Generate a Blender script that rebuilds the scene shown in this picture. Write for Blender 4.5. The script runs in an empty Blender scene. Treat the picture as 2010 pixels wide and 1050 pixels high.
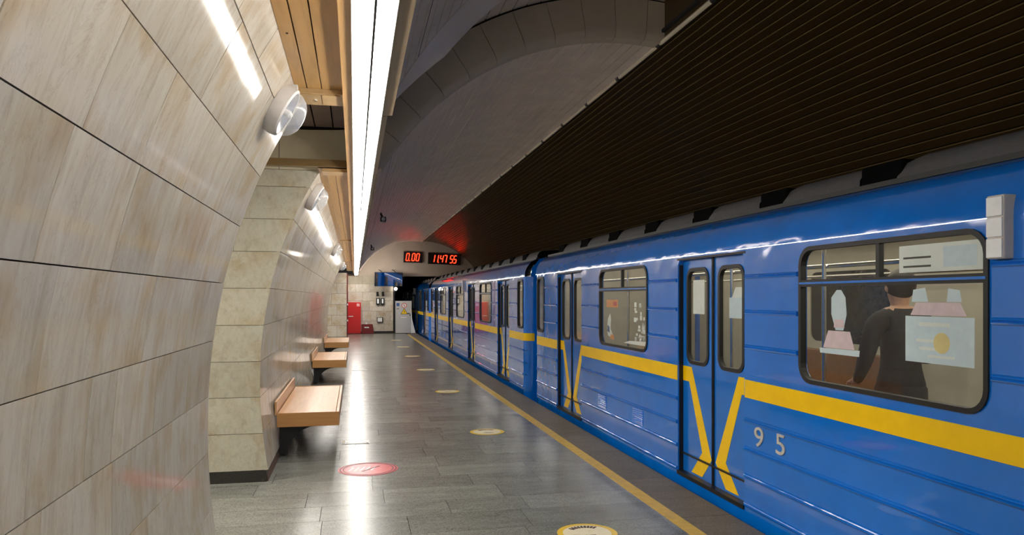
import bpy, bmesh, math, random
import numpy as np
from mathutils import Vector, Matrix
random.seed(7)
R = math.radians
C = bpy.context.scene.collection
scene = bpy.context.scene

# ------------------------------------------------------------------ camera, world, exposure
cam_d = bpy.data.cameras.new('camera')
cam = bpy.data.objects.new('camera', cam_d)
C.objects.link(cam)
cam.location = (0, 0, 1.6)
cam.rotation_euler = (R(90), 0, -math.atan(309 / 1450))
cam_d.sensor_width = 36
cam_d.lens = 1450 / 2010 * 36
cam_d.shift_y = 59 / 2010
cam_d.clip_start = 0.02
scene.camera = cam
w = bpy.data.worlds.new('world')
scene.world = w
w.use_nodes = True
w.node_tree.nodes['Background'].inputs[0].default_value = (1, 0.95, 0.9, 1)
w.node_tree.nodes['Background'].inputs[1].default_value = 0.01
vs = scene.view_settings
vs.view_transform = 'Standard'
vs.look = 'None'
vs.gamma = 1
vs.use_curve_mapping = False
vs.exposure = 1.0
LAMP = 16.0          # radiance of the platform tube light
VAULT_FILL = 40.0       # radiance of the vault fill tube added unseen to brighten the vault
HALL = 120.0          # watts of each unseen lamp added in the hall


# ------------------------------------------------------------------ helpers
def lin(c):
    return tuple(((v / 255) / 12.92 if v / 255 <= 0.04045 else ((v / 255 + 0.055) / 1.055) ** 2.4) for v in c)


def rgba(c):
    return (*lin(c), 1)


class NT:
    def __init__(s, name):
        s.m = bpy.data.materials.new(name)
        s.m.use_nodes = True
        s.t = s.m.node_tree
        s.b = s.t.nodes['Principled BSDF']

    def n(s, typ, **kw):
        nd = s.t.nodes.new(typ)
        for k, v in kw.items():
            if k.startswith('i_'):
                nd.inputs[k[2:]].default_value = v
            else:
                setattr(nd, k, v)
        return nd

    def l(s, a, b):
        s.t.links.new(a, b)

    def coords(s, scale, rand=False):
        g = s.n('ShaderNodeNewGeometry')
        mp = s.n('ShaderNodeMapping')
        mp.inputs['Scale'].default_value = scale
        s.l(g.outputs['Position'], mp.inputs['Vector'])
        if rand:
            oi = s.n('ShaderNodeObjectInfo')
            mu = s.n('ShaderNodeMath', operation='MULTIPLY')
            mu.inputs[1].default_value = 37.0
            s.l(oi.outputs['Random'], mu.inputs[0])
            cb = s.n('ShaderNodeCombineXYZ')
            for k in 'XYZ':
                s.l(mu.outputs[0], cb.inputs[k])
            s.l(cb.outputs[0], mp.inputs['Location'])
        return mp.outputs[0]

    def ramp(s, fac, stops):
        r = s.n('ShaderNodeValToRGB')
        e = r.color_ramp.elements
        while len(e) < len(stops):
            e.new(0.5)
        for el, (p, c) in zip(e, stops):
            el.position = p
            el.color = rgba(c) if max(c) > 1 else (*c, 1)
        s.l(fac, r.inputs[0])
        return r.outputs[0]

    def mix(s, fac, a, b, mode='MIX'):
        m = s.n('ShaderNodeMix', data_type='RGBA', blend_type=mode)
        if isinstance(fac, (int, float)):
            m.inputs[0].default_value = fac
        else:
            s.l(fac, m.inputs[0])
        for sock, v in ((6, a), (7, b)):
            if isinstance(v, tuple):
                m.inputs[sock].default_value = v
            else:
                s.l(v, m.inputs[sock])
        return m.outputs[2]

    def noise(s, vec, scale, detail=4, rough=0.55, dist=0):
        nz = s.n('ShaderNodeTexNoise')
        nz.inputs['Scale'].default_value = scale
        nz.inputs['Detail'].default_value = detail
        nz.inputs['Roughness'].default_value = rough
        nz.inputs['Distortion'].default_value = dist
        s.l(vec, nz.inputs['Vector'])
        return nz.outputs[0]

    def bump(s, h, strength, dist=0.01):
        b = s.n('ShaderNodeBump')
        b.inputs['Strength'].default_value = strength
        b.inputs['Distance'].default_value = dist
        s.l(h, b.inputs['Height'])
        s.l(b.outputs[0], s.b.inputs['Normal'])

    def tone(s, col, lo, hi):
        """multiply by a per-object random value"""
        oi = s.n('ShaderNodeObjectInfo')
        mr = s.n('ShaderNodeMapRange')
        mr.inputs['To Min'].default_value = lo
        mr.inputs['To Max'].default_value = hi
        s.l(oi.outputs['Random'], mr.inputs['Value'])
        cb = s.n('ShaderNodeCombineColor')
        for k in ('Red', 'Green', 'Blue'):
            s.l(mr.outputs[0], cb.inputs[k])
        return s.mix(1.0, col, cb.outputs[0], 'MULTIPLY')


def plain(name, c, rough=0.5, metal=0.0, vary=0.12, scale=25.0, coat=0.0, bump=0.0, spec=0.5):
    t = NT(name)
    co = t.coords((1, 1, 1))
    nz = t.noise(co, scale, 3)
    lc = lin(c)
    col = t.ramp(nz, [(0.3, tuple(v * (1 - vary) for v in lc)), (0.7, tuple(min(1, v * (1 + vary)) for v in lc))])
    t.l(col, t.b.inputs['Base Color'])
    t.b.inputs['Roughness'].default_value = rough
    t.b.inputs['Metallic'].default_value = metal
    t.b.inputs['Coat Weight'].default_value = coat
    t.b.inputs['Specular IOR Level'].default_value = spec
    if bump:
        t.bump(nz, bump)
    return t.m


def emit(name, c, s):
    t = NT(name)
    t.b.inputs['Base Color'].default_value = rgba(c)
    t.b.inputs['Emission Color'].default_value = rgba(c)
    t.b.inputs['Emission Strength'].default_value = s
    t.b.inputs['Roughness'].default_value = 0.4
    return t.m


def stone(name, streak=True, dark=1.0, tint=(1, 1, 1, 1)):
    t = NT(name)
    sc = (3, 9, 2.0) if streak else (7, 7, 5)
    v = t.coords(sc, True)
    a = t.noise(v, 1.2, 6, 0.6, 0.6)
    v2 = t.coords((5, 34, 4.5) if streak else (22, 22, 16), True)
    b = t.noise(v2, 1.0, 5, 0.6, 0.4)
    v3 = t.coords((2.2, 2.2, 2.2), True)
    c = t.noise(v3, 1.5, 4, 0.5, 0.3)
    base = t.ramp(a, [(0.2, (196, 184, 168)), (0.42, (207, 197, 181)), (0.6, (213, 205, 192)), (0.85, (200, 191, 179))])
    rust = t.ramp(c, [(0.48, (255, 255, 255)), (0.64, (246, 236, 222)), (0.8, (228, 208, 180))])
    col = t.mix(1.0, base, rust, 'MULTIPLY')
    fine = t.ramp(b, [(0.25, (205, 200, 192)), (0.5, (250, 250, 248)), (0.72, (255, 255, 255))])
    col = t.mix(0.45, col, fine, 'MULTIPLY')
    vein = t.ramp(t.noise(t.coords((4, 14, 3.5) if streak else (9, 9, 7), True), 0.8, 8, 0.7, 1.2),
                  [(0.485, (255, 255, 255)), (0.5, (186, 170, 150)), (0.515, (255, 255, 255))])
    col = t.mix(0.3, col, vein, 'MULTIPLY')
    col = t.mix(1.0, col, tint, 'MULTIPLY')
    col = t.tone(col, 0.70 * dark, 0.85 * dark)
    t.l(col, t.b.inputs['Base Color'])
    rr = t.n('ShaderNodeMapRange')
    rr.inputs['To Min'].default_value = 0.04
    rr.inputs['To Max'].default_value = 0.09
    t.l(b, rr.inputs['Value'])
    t.l(rr.outputs[0], t.b.inputs['Roughness'])
    t.b.inputs['Specular IOR Level'].default_value = 0.0
    t.bump(b, 0.008, 0.003)
    # honed stone with a wax sheen: a soft dielectric layer that never becomes a full mirror
    gl = t.n('ShaderNodeBsdfGlossy')
    t.l(rr.outputs[0], gl.inputs['Roughness'])
    lw = t.n('ShaderNodeLayerWeight')
    lw.inputs[0].default_value = 0.5
    pw = t.n('ShaderNodeMath', operation='POWER')
    pw.inputs[1].default_value = 4.0
    t.l(lw.outputs['Facing'], pw.inputs[0])
    mr = t.n('ShaderNodeMapRange')
    mr.inputs['To Min'].default_value = 0.045
    mr.inputs['To Max'].default_value = 0.56
    t.l(pw.outputs[0], mr.inputs['Value'])
    mx = t.n('ShaderNodeMixShader')
    t.l(mr.outputs[0], mx.inputs[0])
    t.l(t.b.outputs[0], mx.inputs[1])
    t.l(gl.outputs[0], mx.inputs[2])
    t.l(mx.outputs[0], t.t.nodes['Material Output'].inputs[0])
    return t.m


def granite(name, c, rough, lo=0.8, hi=1.15, joints=False):
    t = NT(name)
    v = t.coords((1.6, 5, 3), True)
    a = t.noise(v, 1.4, 6, 0.62, 0.7)
    sp = t.noise(t.coords((1, 1, 1), True), 95, 3, 0.7)
    lc = lin(c)
    base = t.ramp(a, [(0.25, tuple(x * 0.76 for x in lc)), (0.5, lc), (0.8, tuple(x * 1.22 for x in lc))])
    spk = t.ramp(sp, [(0.32, (120, 120, 115)), (0.5, (235, 235, 230)), (0.7, (255, 255, 255))])
    col = t.mix(0.8, base, spk, 'MULTIPLY')
    vein = t.ramp(t.noise(t.coords((0.9, 1.4, 1), True), 1.3, 7, 0.65, 1.5),
                  [(0.492, (0, 0, 0)), (0.5, (90, 90, 80)), (0.506, (0, 0, 0))])
    col = t.mix(0.6, col, vein, 'ADD')
    if joints:
        br = t.n('ShaderNodeTexBrick')
        br.offset = 0.45
        br.inputs['Scale'].default_value = 1.0
        br.inputs['Mortar Size'].default_value = 0.004
        br.inputs['Brick Width'].default_value = 0.8
        br.inputs['Row Height'].default_value = 0.42
        br.inputs['Color1'].default_value = (0.8, 0.8, 0.8, 1)
        br.inputs['Color2'].default_value = (1.1, 1.1, 1.1, 1)
        br.inputs['Mortar'].default_value = (0.3, 0.3, 0.3, 1)
        t.l(t.coords((1, 1, 1)), br.inputs['Vector'])
        col = t.mix(1.0, col, br.outputs[0], 'MULTIPLY')
    else:
        col = t.tone(col, lo, hi)
    t.l(col, t.b.inputs['Base Color'])
    rr = t.n('ShaderNodeMapRange')
    rr.inputs['To Min'].default_value = rough * 0.88
    rr.inputs['To Max'].default_value = rough * 1.15
    t.l(a, rr.inputs['Value'])
    t.l(rr.outputs[0], t.b.inputs['Roughness'])
    t.b.inputs['Specular IOR Level'].default_value = 0.28
    t.bump(t.noise(t.coords((1, 1, 1)), 22, 4), 0.02, 0.004)
    return t.m


def wood(name, c, axis='y', rough=0.35):
    t = NT(name)
    sc = {'y': (18, 1.1, 18), 'x': (1.1, 18, 18)}[axis]
    a = t.noise(t.coords(sc, True), 1.3, 5, 0.6, 0.8)
    lc = lin(c)
    col = t.ramp(a, [(0.25, tuple(x * 0.78 for x in lc)), (0.5, lc), (0.8, tuple(min(1, x * 1.15) for x in lc))])
    col = t.tone(col, 0.88, 1.08)
    t.l(col, t.b.inputs['Base Color'])
    t.b.inputs['Roughness'].default_value = rough
    t.bump(a, 0.05, 0.003)
    return t.m


def paint_wavy(name, c, rough=0.13):
    """glossy coach paint over slightly dented sheet metal"""
    t = NT(name)
    lc = lin(c)
    a = t.noise(t.coords((1, 1, 1)), 3.0, 3)
    t.l(t.ramp(a, [(0.3, tuple(x * 0.93 for x in lc)), (0.7, tuple(x * 1.06 for x in lc))]), t.b.inputs['Base Color'])
    t.b.inputs['Roughness'].default_value = rough
    t.b.inputs['Specular IOR Level'].default_value = 0.6
    t.b.inputs['Coat Weight'].default_value = 1.0
    t.b.inputs['Coat Roughness'].default_value = 0.025
    wv = t.noise(t.coords((1, 1.0, 1.2)), 2.3, 2, 0.5)
    t.bump(wv, 0.8, 0.03)
    return t.m


def glass_mat(name, tint=(248, 250, 248), refl=1.0):
    t = NT(name)
    t.t.nodes.remove(t.b)
    tr = t.n('ShaderNodeBsdfTransparent')
    tr.inputs[0].default_value = rgba(tint)
    gl = t.n('ShaderNodeBsdfGlossy')
    gl.inputs['Roughness'].default_value = 0.03
    gl.inputs[0].default_value = (refl, refl, refl, 1)
    lw = t.n('ShaderNodeLayerWeight')
    lw.inputs[0].default_value = 0.5
    pw = t.n('ShaderNodeMath', operation='POWER')
    t.l(lw.outputs['Facing'], pw.inputs[0])
    pw.inputs[1].default_value = 5.0
    fr = t.n('ShaderNodeMapRange')
    fr.inputs['To Min'].default_value = 0.04
    fr.inputs['To Max'].default_value = 1.0
    t.l(pw.outputs[0], fr.inputs['Value'])
    mx = t.n('ShaderNodeMixShader')
    t.l(fr.outputs[0], mx.inputs[0])
    t.l(tr.outputs[0], mx.inputs[1])
    t.l(gl.outputs[0], mx.inputs[2])
    t.l(mx.outputs[0], t.t.nodes['Material Output'].inputs[0])
    return t.m


def frosted(name):
    t = NT(name)
    t.b.inputs['Base Color'].default_value = rgba((200, 203, 206))
    t.b.inputs['Roughness'].default_value = 0.12
    t.b.inputs['Alpha'].default_value = 0.34
    g = t.noise(t.coords((1, 1, 1)), 40, 2)
    t.bump(g, 0.2, 0.004)
    return t.m


M = dict(
    stone=stone('beige quartzite'),
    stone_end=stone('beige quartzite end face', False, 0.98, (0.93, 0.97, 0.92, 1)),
    stone_far=stone('end wall stone', False, 1.2),
    grout=plain('brown grout', (84, 62, 50), 0.9),
    granite=granite('grey floor granite', (126, 127, 122), 0.25),
    granite_far=granite('grey floor granite far', (126, 127, 122), 0.25, joints=True),
    edge=granite('brown edge granite', (122, 112, 100), 0.5, 0.9, 1.08),
    plinth=granite('dark plinth granite', (62, 60, 58), 0.3),
    joint=plain('dark floor joint', (45, 44, 42), 0.8),
    yellow_line=plain('worn yellow floor paint', (205, 168, 70), 0.45, vary=0.14, scale=14),
    slat_l=plain('grey ceiling slat', (224, 210, 198), 0.34, vary=0.1, scale=3, spec=0.6),
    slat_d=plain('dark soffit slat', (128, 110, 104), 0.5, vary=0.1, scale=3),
    slat_r=plain('bronze ceiling slat', (64, 50, 28), 0.30, vary=0.1, scale=2, spec=0.45),
    slat_glint=plain('slat edge glint', (165, 145, 98), 0.4, 0.2),  # lighter lip colour paints in the thin glints along the slats
    void=plain('dark void lining', (22, 20, 20), 0.8),
    panel_l=plain('grey arch panel', (186, 174, 158), 0.5, vary=0.05, scale=4),
    panel_beige=plain('beige plaster panel', (170, 160, 138), 0.6, vary=0.08, scale=5),
    panel_pass=plain('greyish plaster panel', (200, 190, 164), 0.6, vary=0.08, scale=5),
    lunette=plain('grey plaster', (184, 168, 152), 0.7, vary=0.05, scale=3),
    wood=wood('canopy wood', (184, 143, 86)),
    wood_dim=wood('fixture side wood', (190, 166, 132)),
    wood_x=wood('canopy cross wood', (186, 154, 108), 'x'),
    beam=wood('dark beam wood', (120, 96, 58), 'x'),
    bench=wood('bench oak', (196, 150, 104), 'y', 0.34),
    bench_x=wood('bench oak end', (184, 134, 80), 'x', 0.35),
    tube=emit('lamp tube', (255, 250, 243), LAMP),
    vault_fill=emit('vault fill tube', (255, 246, 232), VAULT_FILL),
    fixture=plain('lamp casing', (150, 150, 148), 0.4),
    black=plain('black rubber', (22, 21, 22), 0.5),
    steel=plain('dark steel', (34, 33, 34), 0.45, 0.3),
    grey_steel=plain('grey steel', (120, 120, 120), 0.35, 0.8),
    chrome=plain('chrome', (225, 222, 215), 0.15, 1.0),
    nickel=plain('nickel', (205, 203, 196), 0.4, 0.2),
    white=plain('white paint', (232, 230, 226), 0.4, vary=0.03),
    pipe=plain('white glossy conduit', (225, 215, 192), 0.25, vary=0.05),
    blue=paint_wavy('blue coach paint', (4, 116, 220)),
    blue_flat=paint_wavy('blue door paint', (9, 114, 214), 0.2),
    yellow=plain('yellow coach paint', (252, 204, 0), 0.3, vary=0.05, scale=8, coat=0.2),
    hole=plain('dark vent hole', (9, 9, 10), 0.9, spec=0.05),
    roof=plain('grey roof paint', (84, 84, 87), 0.5),
    cream=plain('cream interior laminate', (172, 166, 150), 0.4, vary=0.05, scale=5),
    train_floor=plain('brown interior floor', (96, 80, 64), 0.5),
    seat=plain('brown seat vinyl', (118, 84, 58), 0.45),
    glass=glass_mat('window glass'),
    dark_glass=plain('dark far window glass', (40, 42, 42), 0.08),
    train_lamp=emit('carriage lamp', (255, 246, 226), 3.2),
    led=emit('red led', (255, 46, 22), 3.0),
    led_case=plain('dark led case', (26, 8, 8), 0.4),
    red=plain('red cabinet paint', (196, 28, 28), 0.35, vary=0.06),
    dark_red=plain('dark red paint', (110, 26, 24), 0.5),
    grey_door=plain('light grey enamel', (188, 186, 184), 0.45, vary=0.03),
    sign_yellow=plain('sign yellow', (240, 196, 30), 0.5, vary=0.03),
    sign_red=plain('sign red', (200, 50, 45), 0.5, vary=0.03),
    sign_blue=plain('sign blue', (60, 90, 150), 0.5, vary=0.05),
    tunnel=plain('tunnel concrete', (34, 32, 34), 0.85),
    mirror=plain('mirror glass', (225, 230, 235), 0.04, 1.0, vary=0.02),
    bulb=emit('white globe lamp', (255, 245, 230), 12.0),
    lens=frosted('frosted lamp glass'),
    reflector=plain('lamp reflector', (215, 215, 218), 0.25, 0.8),
    housing=plain('light grey lamp housing', (196, 192, 188), 0.45, vary=0.04),
    paper=plain('white paper', (244, 246, 248), 0.6, vary=0.04),
    pale_blue=plain('pale blue print', (222, 236, 255), 0.6, vary=0.05),
    pale_gold=plain('pale gold print', (244, 222, 160), 0.6, vary=0.05),
    pink=plain('pink print', (240, 212, 226), 0.6, vary=0.08),
    orange=plain('orange print', (232, 150, 70), 0.6, vary=0.08),
    cloth=plain('dark coat cloth', (44, 42, 44), 0.9),
    trousers=plain('dark trousers', (36, 38, 48), 0.9),
    skin=plain('skin', (206, 160, 132), 0.5),
    hair=plain('dark hair', (30, 24, 20), 0.6),
)


def worn(name, c, c2, amt=0.5):
    t = NT(name)
    a = t.noise(t.coords((3, 9, 3)), 4.0, 6, 0.7, 1.0)
    t.l(t.ramp(a, [(amt - 0.06, c), (amt + 0.06, c2)]), t.b.inputs['Base Color'])
    t.b.inputs['Roughness'].default_value = 0.35
    return t.m


M['red_worn'] = worn('worn red sticker', (186, 34, 46), (214, 120, 122), 0.6)
M['cream_worn'] = worn('worn pale sticker', (226, 216, 186), (190, 170, 110), 0.62)
M['ystick'] = worn('worn yellow sticker', (222, 184, 50), (176, 146, 60), 0.64)
M['sticker_dark'] = plain('dark sticker print', (60, 40, 40), 0.5)


class MB:
    """collects verts/faces for one mesh object; coordinates are world (x right, y along track, z up)"""
    def __init__(s):
        s.v, s.f, s.mi, s.mats = [], [], [], []
        s.weld = False

    def mid(s, m):
        if m is None:
            m = s.mats[0] if s.mats else 'white'
        if m not in s.mats:
            s.mats.append(m)
        return s.mats.index(m)

    def add(s, vs, fs, m):
        o = len(s.v)
        s.v += [tuple(p) for p in vs]
        i = s.mid(m)
        for f in fs:
            s.f.append([o + k for k in f])
            s.mi.append(i)
        return s

    def box(s, a, b, m, bev=0.0):
        (x0, y0, z0), (x1, y1, z1) = a, b
        if bev > 0:
            bm = bmesh.new()
            bmesh.ops.create_cube(bm, size=1)
            for v in bm.verts:
                v.co = Vector(((x0 + x1) / 2 + v.co.x * (x1 - x0), (y0 + y1) / 2 + v.co.y * (y1 - y0), (z0 + z1) / 2 + v.co.z * (z1 - z0)))
            bmesh.ops.bevel(bm, geom=bm.edges[:], offset=bev, segments=2, affect='EDGES', profile=0.5)
            bm.verts.index_update()
            s.add([v.co[:] for v in bm.verts], [[v.index for v in f.verts] for f in bm.faces], m)
            bm.free()
            return s
        return s.add([(x0, y0, z0), (x1, y0, z0), (x1, y1, z0), (x0, y1, z0), (x0, y0, z1), (x1, y0, z1), (x1, y1, z1), (x0, y1, z1)],
                     [(0, 3, 2, 1), (4, 5, 6, 7), (0, 1, 5, 4), (1, 2, 6, 5), (2, 3, 7, 6), (3, 0, 4, 7)], m)

    def tube(s, pts, r, m, n=10, caps=True):
        pts = [Vector(p) for p in pts]
        rings = []
        for i, p in enumerate(pts):
            d = (pts[min(i + 1, len(pts) - 1)] - pts[max(i - 1, 0)]).normalized()
            up = Vector((0, 0, 1)) if abs(d.z) < 0.9 else Vector((1, 0, 0))
            u = d.cross(up).normalized()
            w_ = u.cross(d)
            rr = r[i] if isinstance(r, (list, tuple)) else r
            rings.append([p + (u * math.cos(k * 2 * math.pi / n) + w_ * math.sin(k * 2 * math.pi / n)) * rr for k in range(n)])
        vs = [q for ring in rings for q in ring]
        fs = [(i * n + k, i * n + (k + 1) % n, (i + 1) * n + (k + 1) % n, (i + 1) * n + k) for i in range(len(pts) - 1) for k in range(n)]
        if caps:
            fs += [tuple(range(n))[::-1], tuple((len(pts) - 1) * n + k for k in range(n))]
        return s.add(vs, fs, m)

    def lathe(s, prof, origin, axis, m, n=24):
        """prof: (radius, distance along axis)"""
        a = Vector(axis).normalized()
        u = a.cross(Vector((0, 1, 0)) if abs(a.y) < 0.9 else Vector((1, 0, 0))).normalized()
        v_ = a.cross(u)
        o = Vector(origin)
        vs = [o + a * h + (u * math.cos(2 * math.pi * k / n) + v_ * math.sin(2 * math.pi * k / n)) * max(r, 1e-4) for r, h in prof for k in range(n)]
        fs = [(i * n + k, i * n + (k + 1) % n, (i + 1) * n + (k + 1) % n, (i + 1) * n + k) for i in range(len(prof) - 1) for k in range(n)]
        return s.add(vs, fs, m)

    def prism(s, poly, y0, y1, m, plane='xz'):
        """poly in plane, extruded between y0 and y1 along the remaining axis"""
        n = len(poly)
        def P(p, t):
            return {'xz': (p[0], t, p[1]), 'yz': (t, p[0], p[1]), 'xy': (p[0], p[1], t)}[plane]
        vs = [P(p, y0) for p in poly] + [P(p, y1) for p in poly]
        fs = [tuple(range(n)), tuple(range(2 * n - 1, n - 1, -1))] + [(k, n + k, n + (k + 1) % n, (k + 1) % n) for k in range(n)]
        return s.add(vs, fs, m)

    def sweep(s, prof, y0, y1, m, closed=False):
        """open or closed (x,z) profile swept along y"""
        n = len(prof)
        vs = [(p[0], y0, p[1]) for p in prof] + [(p[0], y1, p[1]) for p in prof]
        fs = [(k, (k + 1) % n, n + (k + 1) % n, n + k) for k in range(n if closed else n - 1)]
        if closed:
            fs += [tuple(range(n))[::-1], tuple(range(n, 2 * n))]
        return s.add(vs, fs, m)

    def plate(s, outer, holes, x0, x1, m):
        """flat plate in the yz plane with holes, thickness from x0 to x1"""
        s.weld = True
        bm = bmesh.new()
        loops = []
        for lp in [outer] + holes:
            vs = [bm.verts.new((x0, p[0], p[1])) for p in lp]
            loops.append(vs)
            for k in range(len(vs)):
                bm.edges.new((vs[k], vs[(k + 1) % len(vs)]))
        bmesh.ops.triangle_fill(bm, use_beauty=True, use_dissolve=False, edges=bm.edges[:])
        bm.verts.index_update()
        vs = [v.co[:] for v in bm.verts]
        fs = [[v.index for v in f.verts] for f in bm.faces]
        s.add(vs, fs, m)
        s.add([(x1, p[1], p[2]) for p in vs], [f[::-1] for f in fs], m)
        for lp in [outer] + holes:
            n = len(lp)
            s.add([(x0, *p) for p in lp] + [(x1, *p) for p in lp], [(k, (k + 1) % n, n + (k + 1) % n, n + k) for k in range(n)], m)
        bm.free()
        return s

    def mesh(s, name, smooth=False):
        me = bpy.data.meshes.new(name)
        me.from_pydata(s.v, [], s.f)
        for m in s.mats:
            me.materials.append(M[m])
        me.polygons.foreach_set('material_index', s.mi)
        bm = bmesh.new()
        bm.from_mesh(me)
        if s.weld:
            bmesh.ops.remove_doubles(bm, verts=bm.verts, dist=1e-5)
        bmesh.ops.recalc_face_normals(bm, faces=bm.faces)
        bm.to_mesh(me)
        bm.free()
        if smooth:
            me.polygons.foreach_set('use_smooth', [True] * len(me.polygons))
            if smooth != 'all':
                me.set_sharp_from_angle(angle=R(40))
        me.update()
        return me

    def build(s, name, parent=None, smooth=False):
        o = bpy.data.objects.new(name, s.mesh(name, smooth))
        C.objects.link(o)
        if parent:
            o.parent = parent
            o.matrix_parent_inverse = Matrix()
            # geometry is in the coordinates of the top-level thing
            root = parent
            off = Vector(parent.location)
            while root.parent:
                root = root.parent
                off += Vector(root.location)
            o['_r'] = 0
            del o['_r']
        return o


def empty(name, loc=(0, 0, 0)):
    o = bpy.data.objects.new(name, None)
    o.empty_display_size = 0.1
    C.objects.link(o)
    o.location = loc
    return o


def tag(o, label, cat, group=None, kind=None):
    o['label'] = label
    o['category'] = cat
    if group:
        o['group'] = group
    if kind:
        o['kind'] = kind
    return o


def struct(o, label=None):
    o['kind'] = 'structure'
    if label:
        o['label'] = label
    return o


def copy_tree(o, parent=None):
    c = o.copy()
    C.objects.link(c)
    if parent:
        c.parent = parent
    for ch in list(o.children):
        copy_tree(ch, c)
    return c


def rrect(y0, y1, z0, z1, r, n=5):
    pts = []
    for cy, cz, a0 in ((y1 - r, z1 - r, 0), (y0 + r, z1 - r, 90), (y0 + r, z0 + r, 180), (y1 - r, z0 + r, 270)):
        for k in range(n + 1):
            a = R(a0 + 90 * k / n)
            pts.append((cy + r * math.cos(a), cz + r * math.sin(a)))
    return pts


def ring(mb, outer, inner, x0, x1, m):
    """closed frame between two loops of equal point count, in the yz plane"""
    n = len(outer)
    vs = [(x0, *p) for p in outer] + [(x0, *p) for p in inner] + [(x1, *p) for p in outer] + [(x1, *p) for p in inner]
    fs = []
    for k in range(n):
        j = (k + 1) % n
        fs += [(k, j, n + j, n + k), (2 * n + k, 3 * n + k, 3 * n + j, 2 * n + j), (k, 2 * n + k, 2 * n + j, j), (n + k, n + j, 3 * n + j, 3 * n + k)]
    return mb.add(vs, fs, m)


_txt = {}
def text_mesh(txt, size, depth, m):
    cu = bpy.data.curves.new('lettering', 'FONT')
    cu.body = txt
    cu.size = size
    cu.extrude = depth
    cu.align_x = 'CENTER'
    cu.align_y = 'CENTER'
    o = bpy.data.objects.new('lettering', cu)
    C.objects.link(o)
    dg = bpy.context.evaluated_depsgraph_get()
    me = bpy.data.meshes.new_from_object(o.evaluated_get(dg))
    bpy.data.objects.remove(o)
    me.materials.clear()
    me.materials.append(M[m])
    return me


# ------------------------------------------------------------------ station dimensions
VX, VZ, VR = 2.95, 1.15, 3.0            # right half of the vault: centre and radius
LX, LZ, LR = 2.60, 1.39, 2.74           # left half
GAP0, GAP1 = 4.40, 6.73                 # the passage between the first two pylons
P2END = 23.0
END = 33.5                              # end wall
HS = [0.0, 0.5, 1.02, 1.67, 2.108, 2.513, 2.706]
XS = [-0.719, -0.785, -0.805, -0.72, -0.592, -0.421, -0.302]
PF = np.polyfit(HS, XS, 4)
DPF = np.polyder(PF)
COURSE = [0.10, 0.42, 0.735, 1.045, 1.36, 1.68, 2.0, 2.285, 2.57, 2.72]


def prof(h):
    return float(np.polyval(PF, h))


def pnorm(h):
    d = float(np.polyval(DPF, h))
    n = Vector((1, 0, -d))
    return n.normalized()


def vault(t, r=VR, left=False):
    a = R(t)
    if left:
        return (LX + (r - VR + LR) * math.cos(a), LZ + (r - VR + LR) * math.sin(a))
    return (VX + r * math.cos(a), VZ + r * math.sin(a))


# ------------------------------------------------------------------ floor
fl = MB()
fl.box((-6.0, -6.5, -0.12), (2.66, 5.0, -0.03), 'joint')
fl.box((-6.0, 5.0, -0.12), (2.66, 14.3, -0.03), 'joint')
fl.box((-6.0, 14.3, -0.12), (2.215, END + 0.4, 0.0), 'granite_far')
fl.box((2.215, 14.3, -0.12), (2.66, END + 0.4, -0.02), 'joint')
fl.box((2.40, -6.5, -1.1), (2.62, END + 0.4, -0.12), 'tunnel')
floor = struct(fl.build('floor'), 'polished grey granite platform floor beside the blue train')
rows, y = [], 2.6
while y < 14.25:
    d = random.choice((0.38, 0.42, 0.42, 0.45))
    if 14.3 - y - d < 0.2:
        d = 14.3 - y
    rows.append((y, min(14.3, y + d)))
    y += d
fl2 = MB().box((-6.0, -6.5, -0.03), (2.215, 2.6, 0.0), 'granite_far')
fl2.build('floor_stone', floor)
for (a, b) in rows:
    x = -2.4 - random.random() * 0.5
    while x < 2.2:
        wd = random.choice((0.6, 0.75, 0.85, 0.95))
        x1 = min(x + wd, 2.213)
        if 2.213 - x1 < 0.2:
            x1 = 2.213
        g = 0.0018
        dz = random.uniform(-0.0006, 0)
        MB().box((x + g, a + g, -0.03), (x1 - g, b - g, dz), 'granite').build('floor_slab', floor)
        x = x1
    MB().box((-6.0, a, -0.03), (-2.95, b, 0.0), 'granite_far').build('floor_stone', floor)
ln = MB().box((2.215, -6.5, -0.03), (2.325, END - 1.0, 0.0005), 'yellow_line').build('trim_1')
struct(ln, 'yellow safety line painted along the platform edge')
y = -6.5
while y < END + 0.3:
    y1 = min(y + 1.15, END + 0.4)
    MB().box((2.327, y + 0.002, -0.03), (2.715, y1 - 0.002, random.uniform(-0.001, 0.0)), 'edge').build('edge_slab', floor)
    y = y1
tb = MB().box((2.4, -8, -1.3), (6.2, 60, -1.1), 'tunnel').build('floor_trackbed')
struct(tb, 'dark trackbed under the train')

# ------------------------------------------------------------------ left pylons with stone cladding
def px_z(x, h):
    """track position of a point on the pylon face at height h that shows at photo column x"""
    a = math.atan((x - 1005) / 1450) + math.atan(309 / 1450)
    return prof(h) / math.tan(a)


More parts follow.
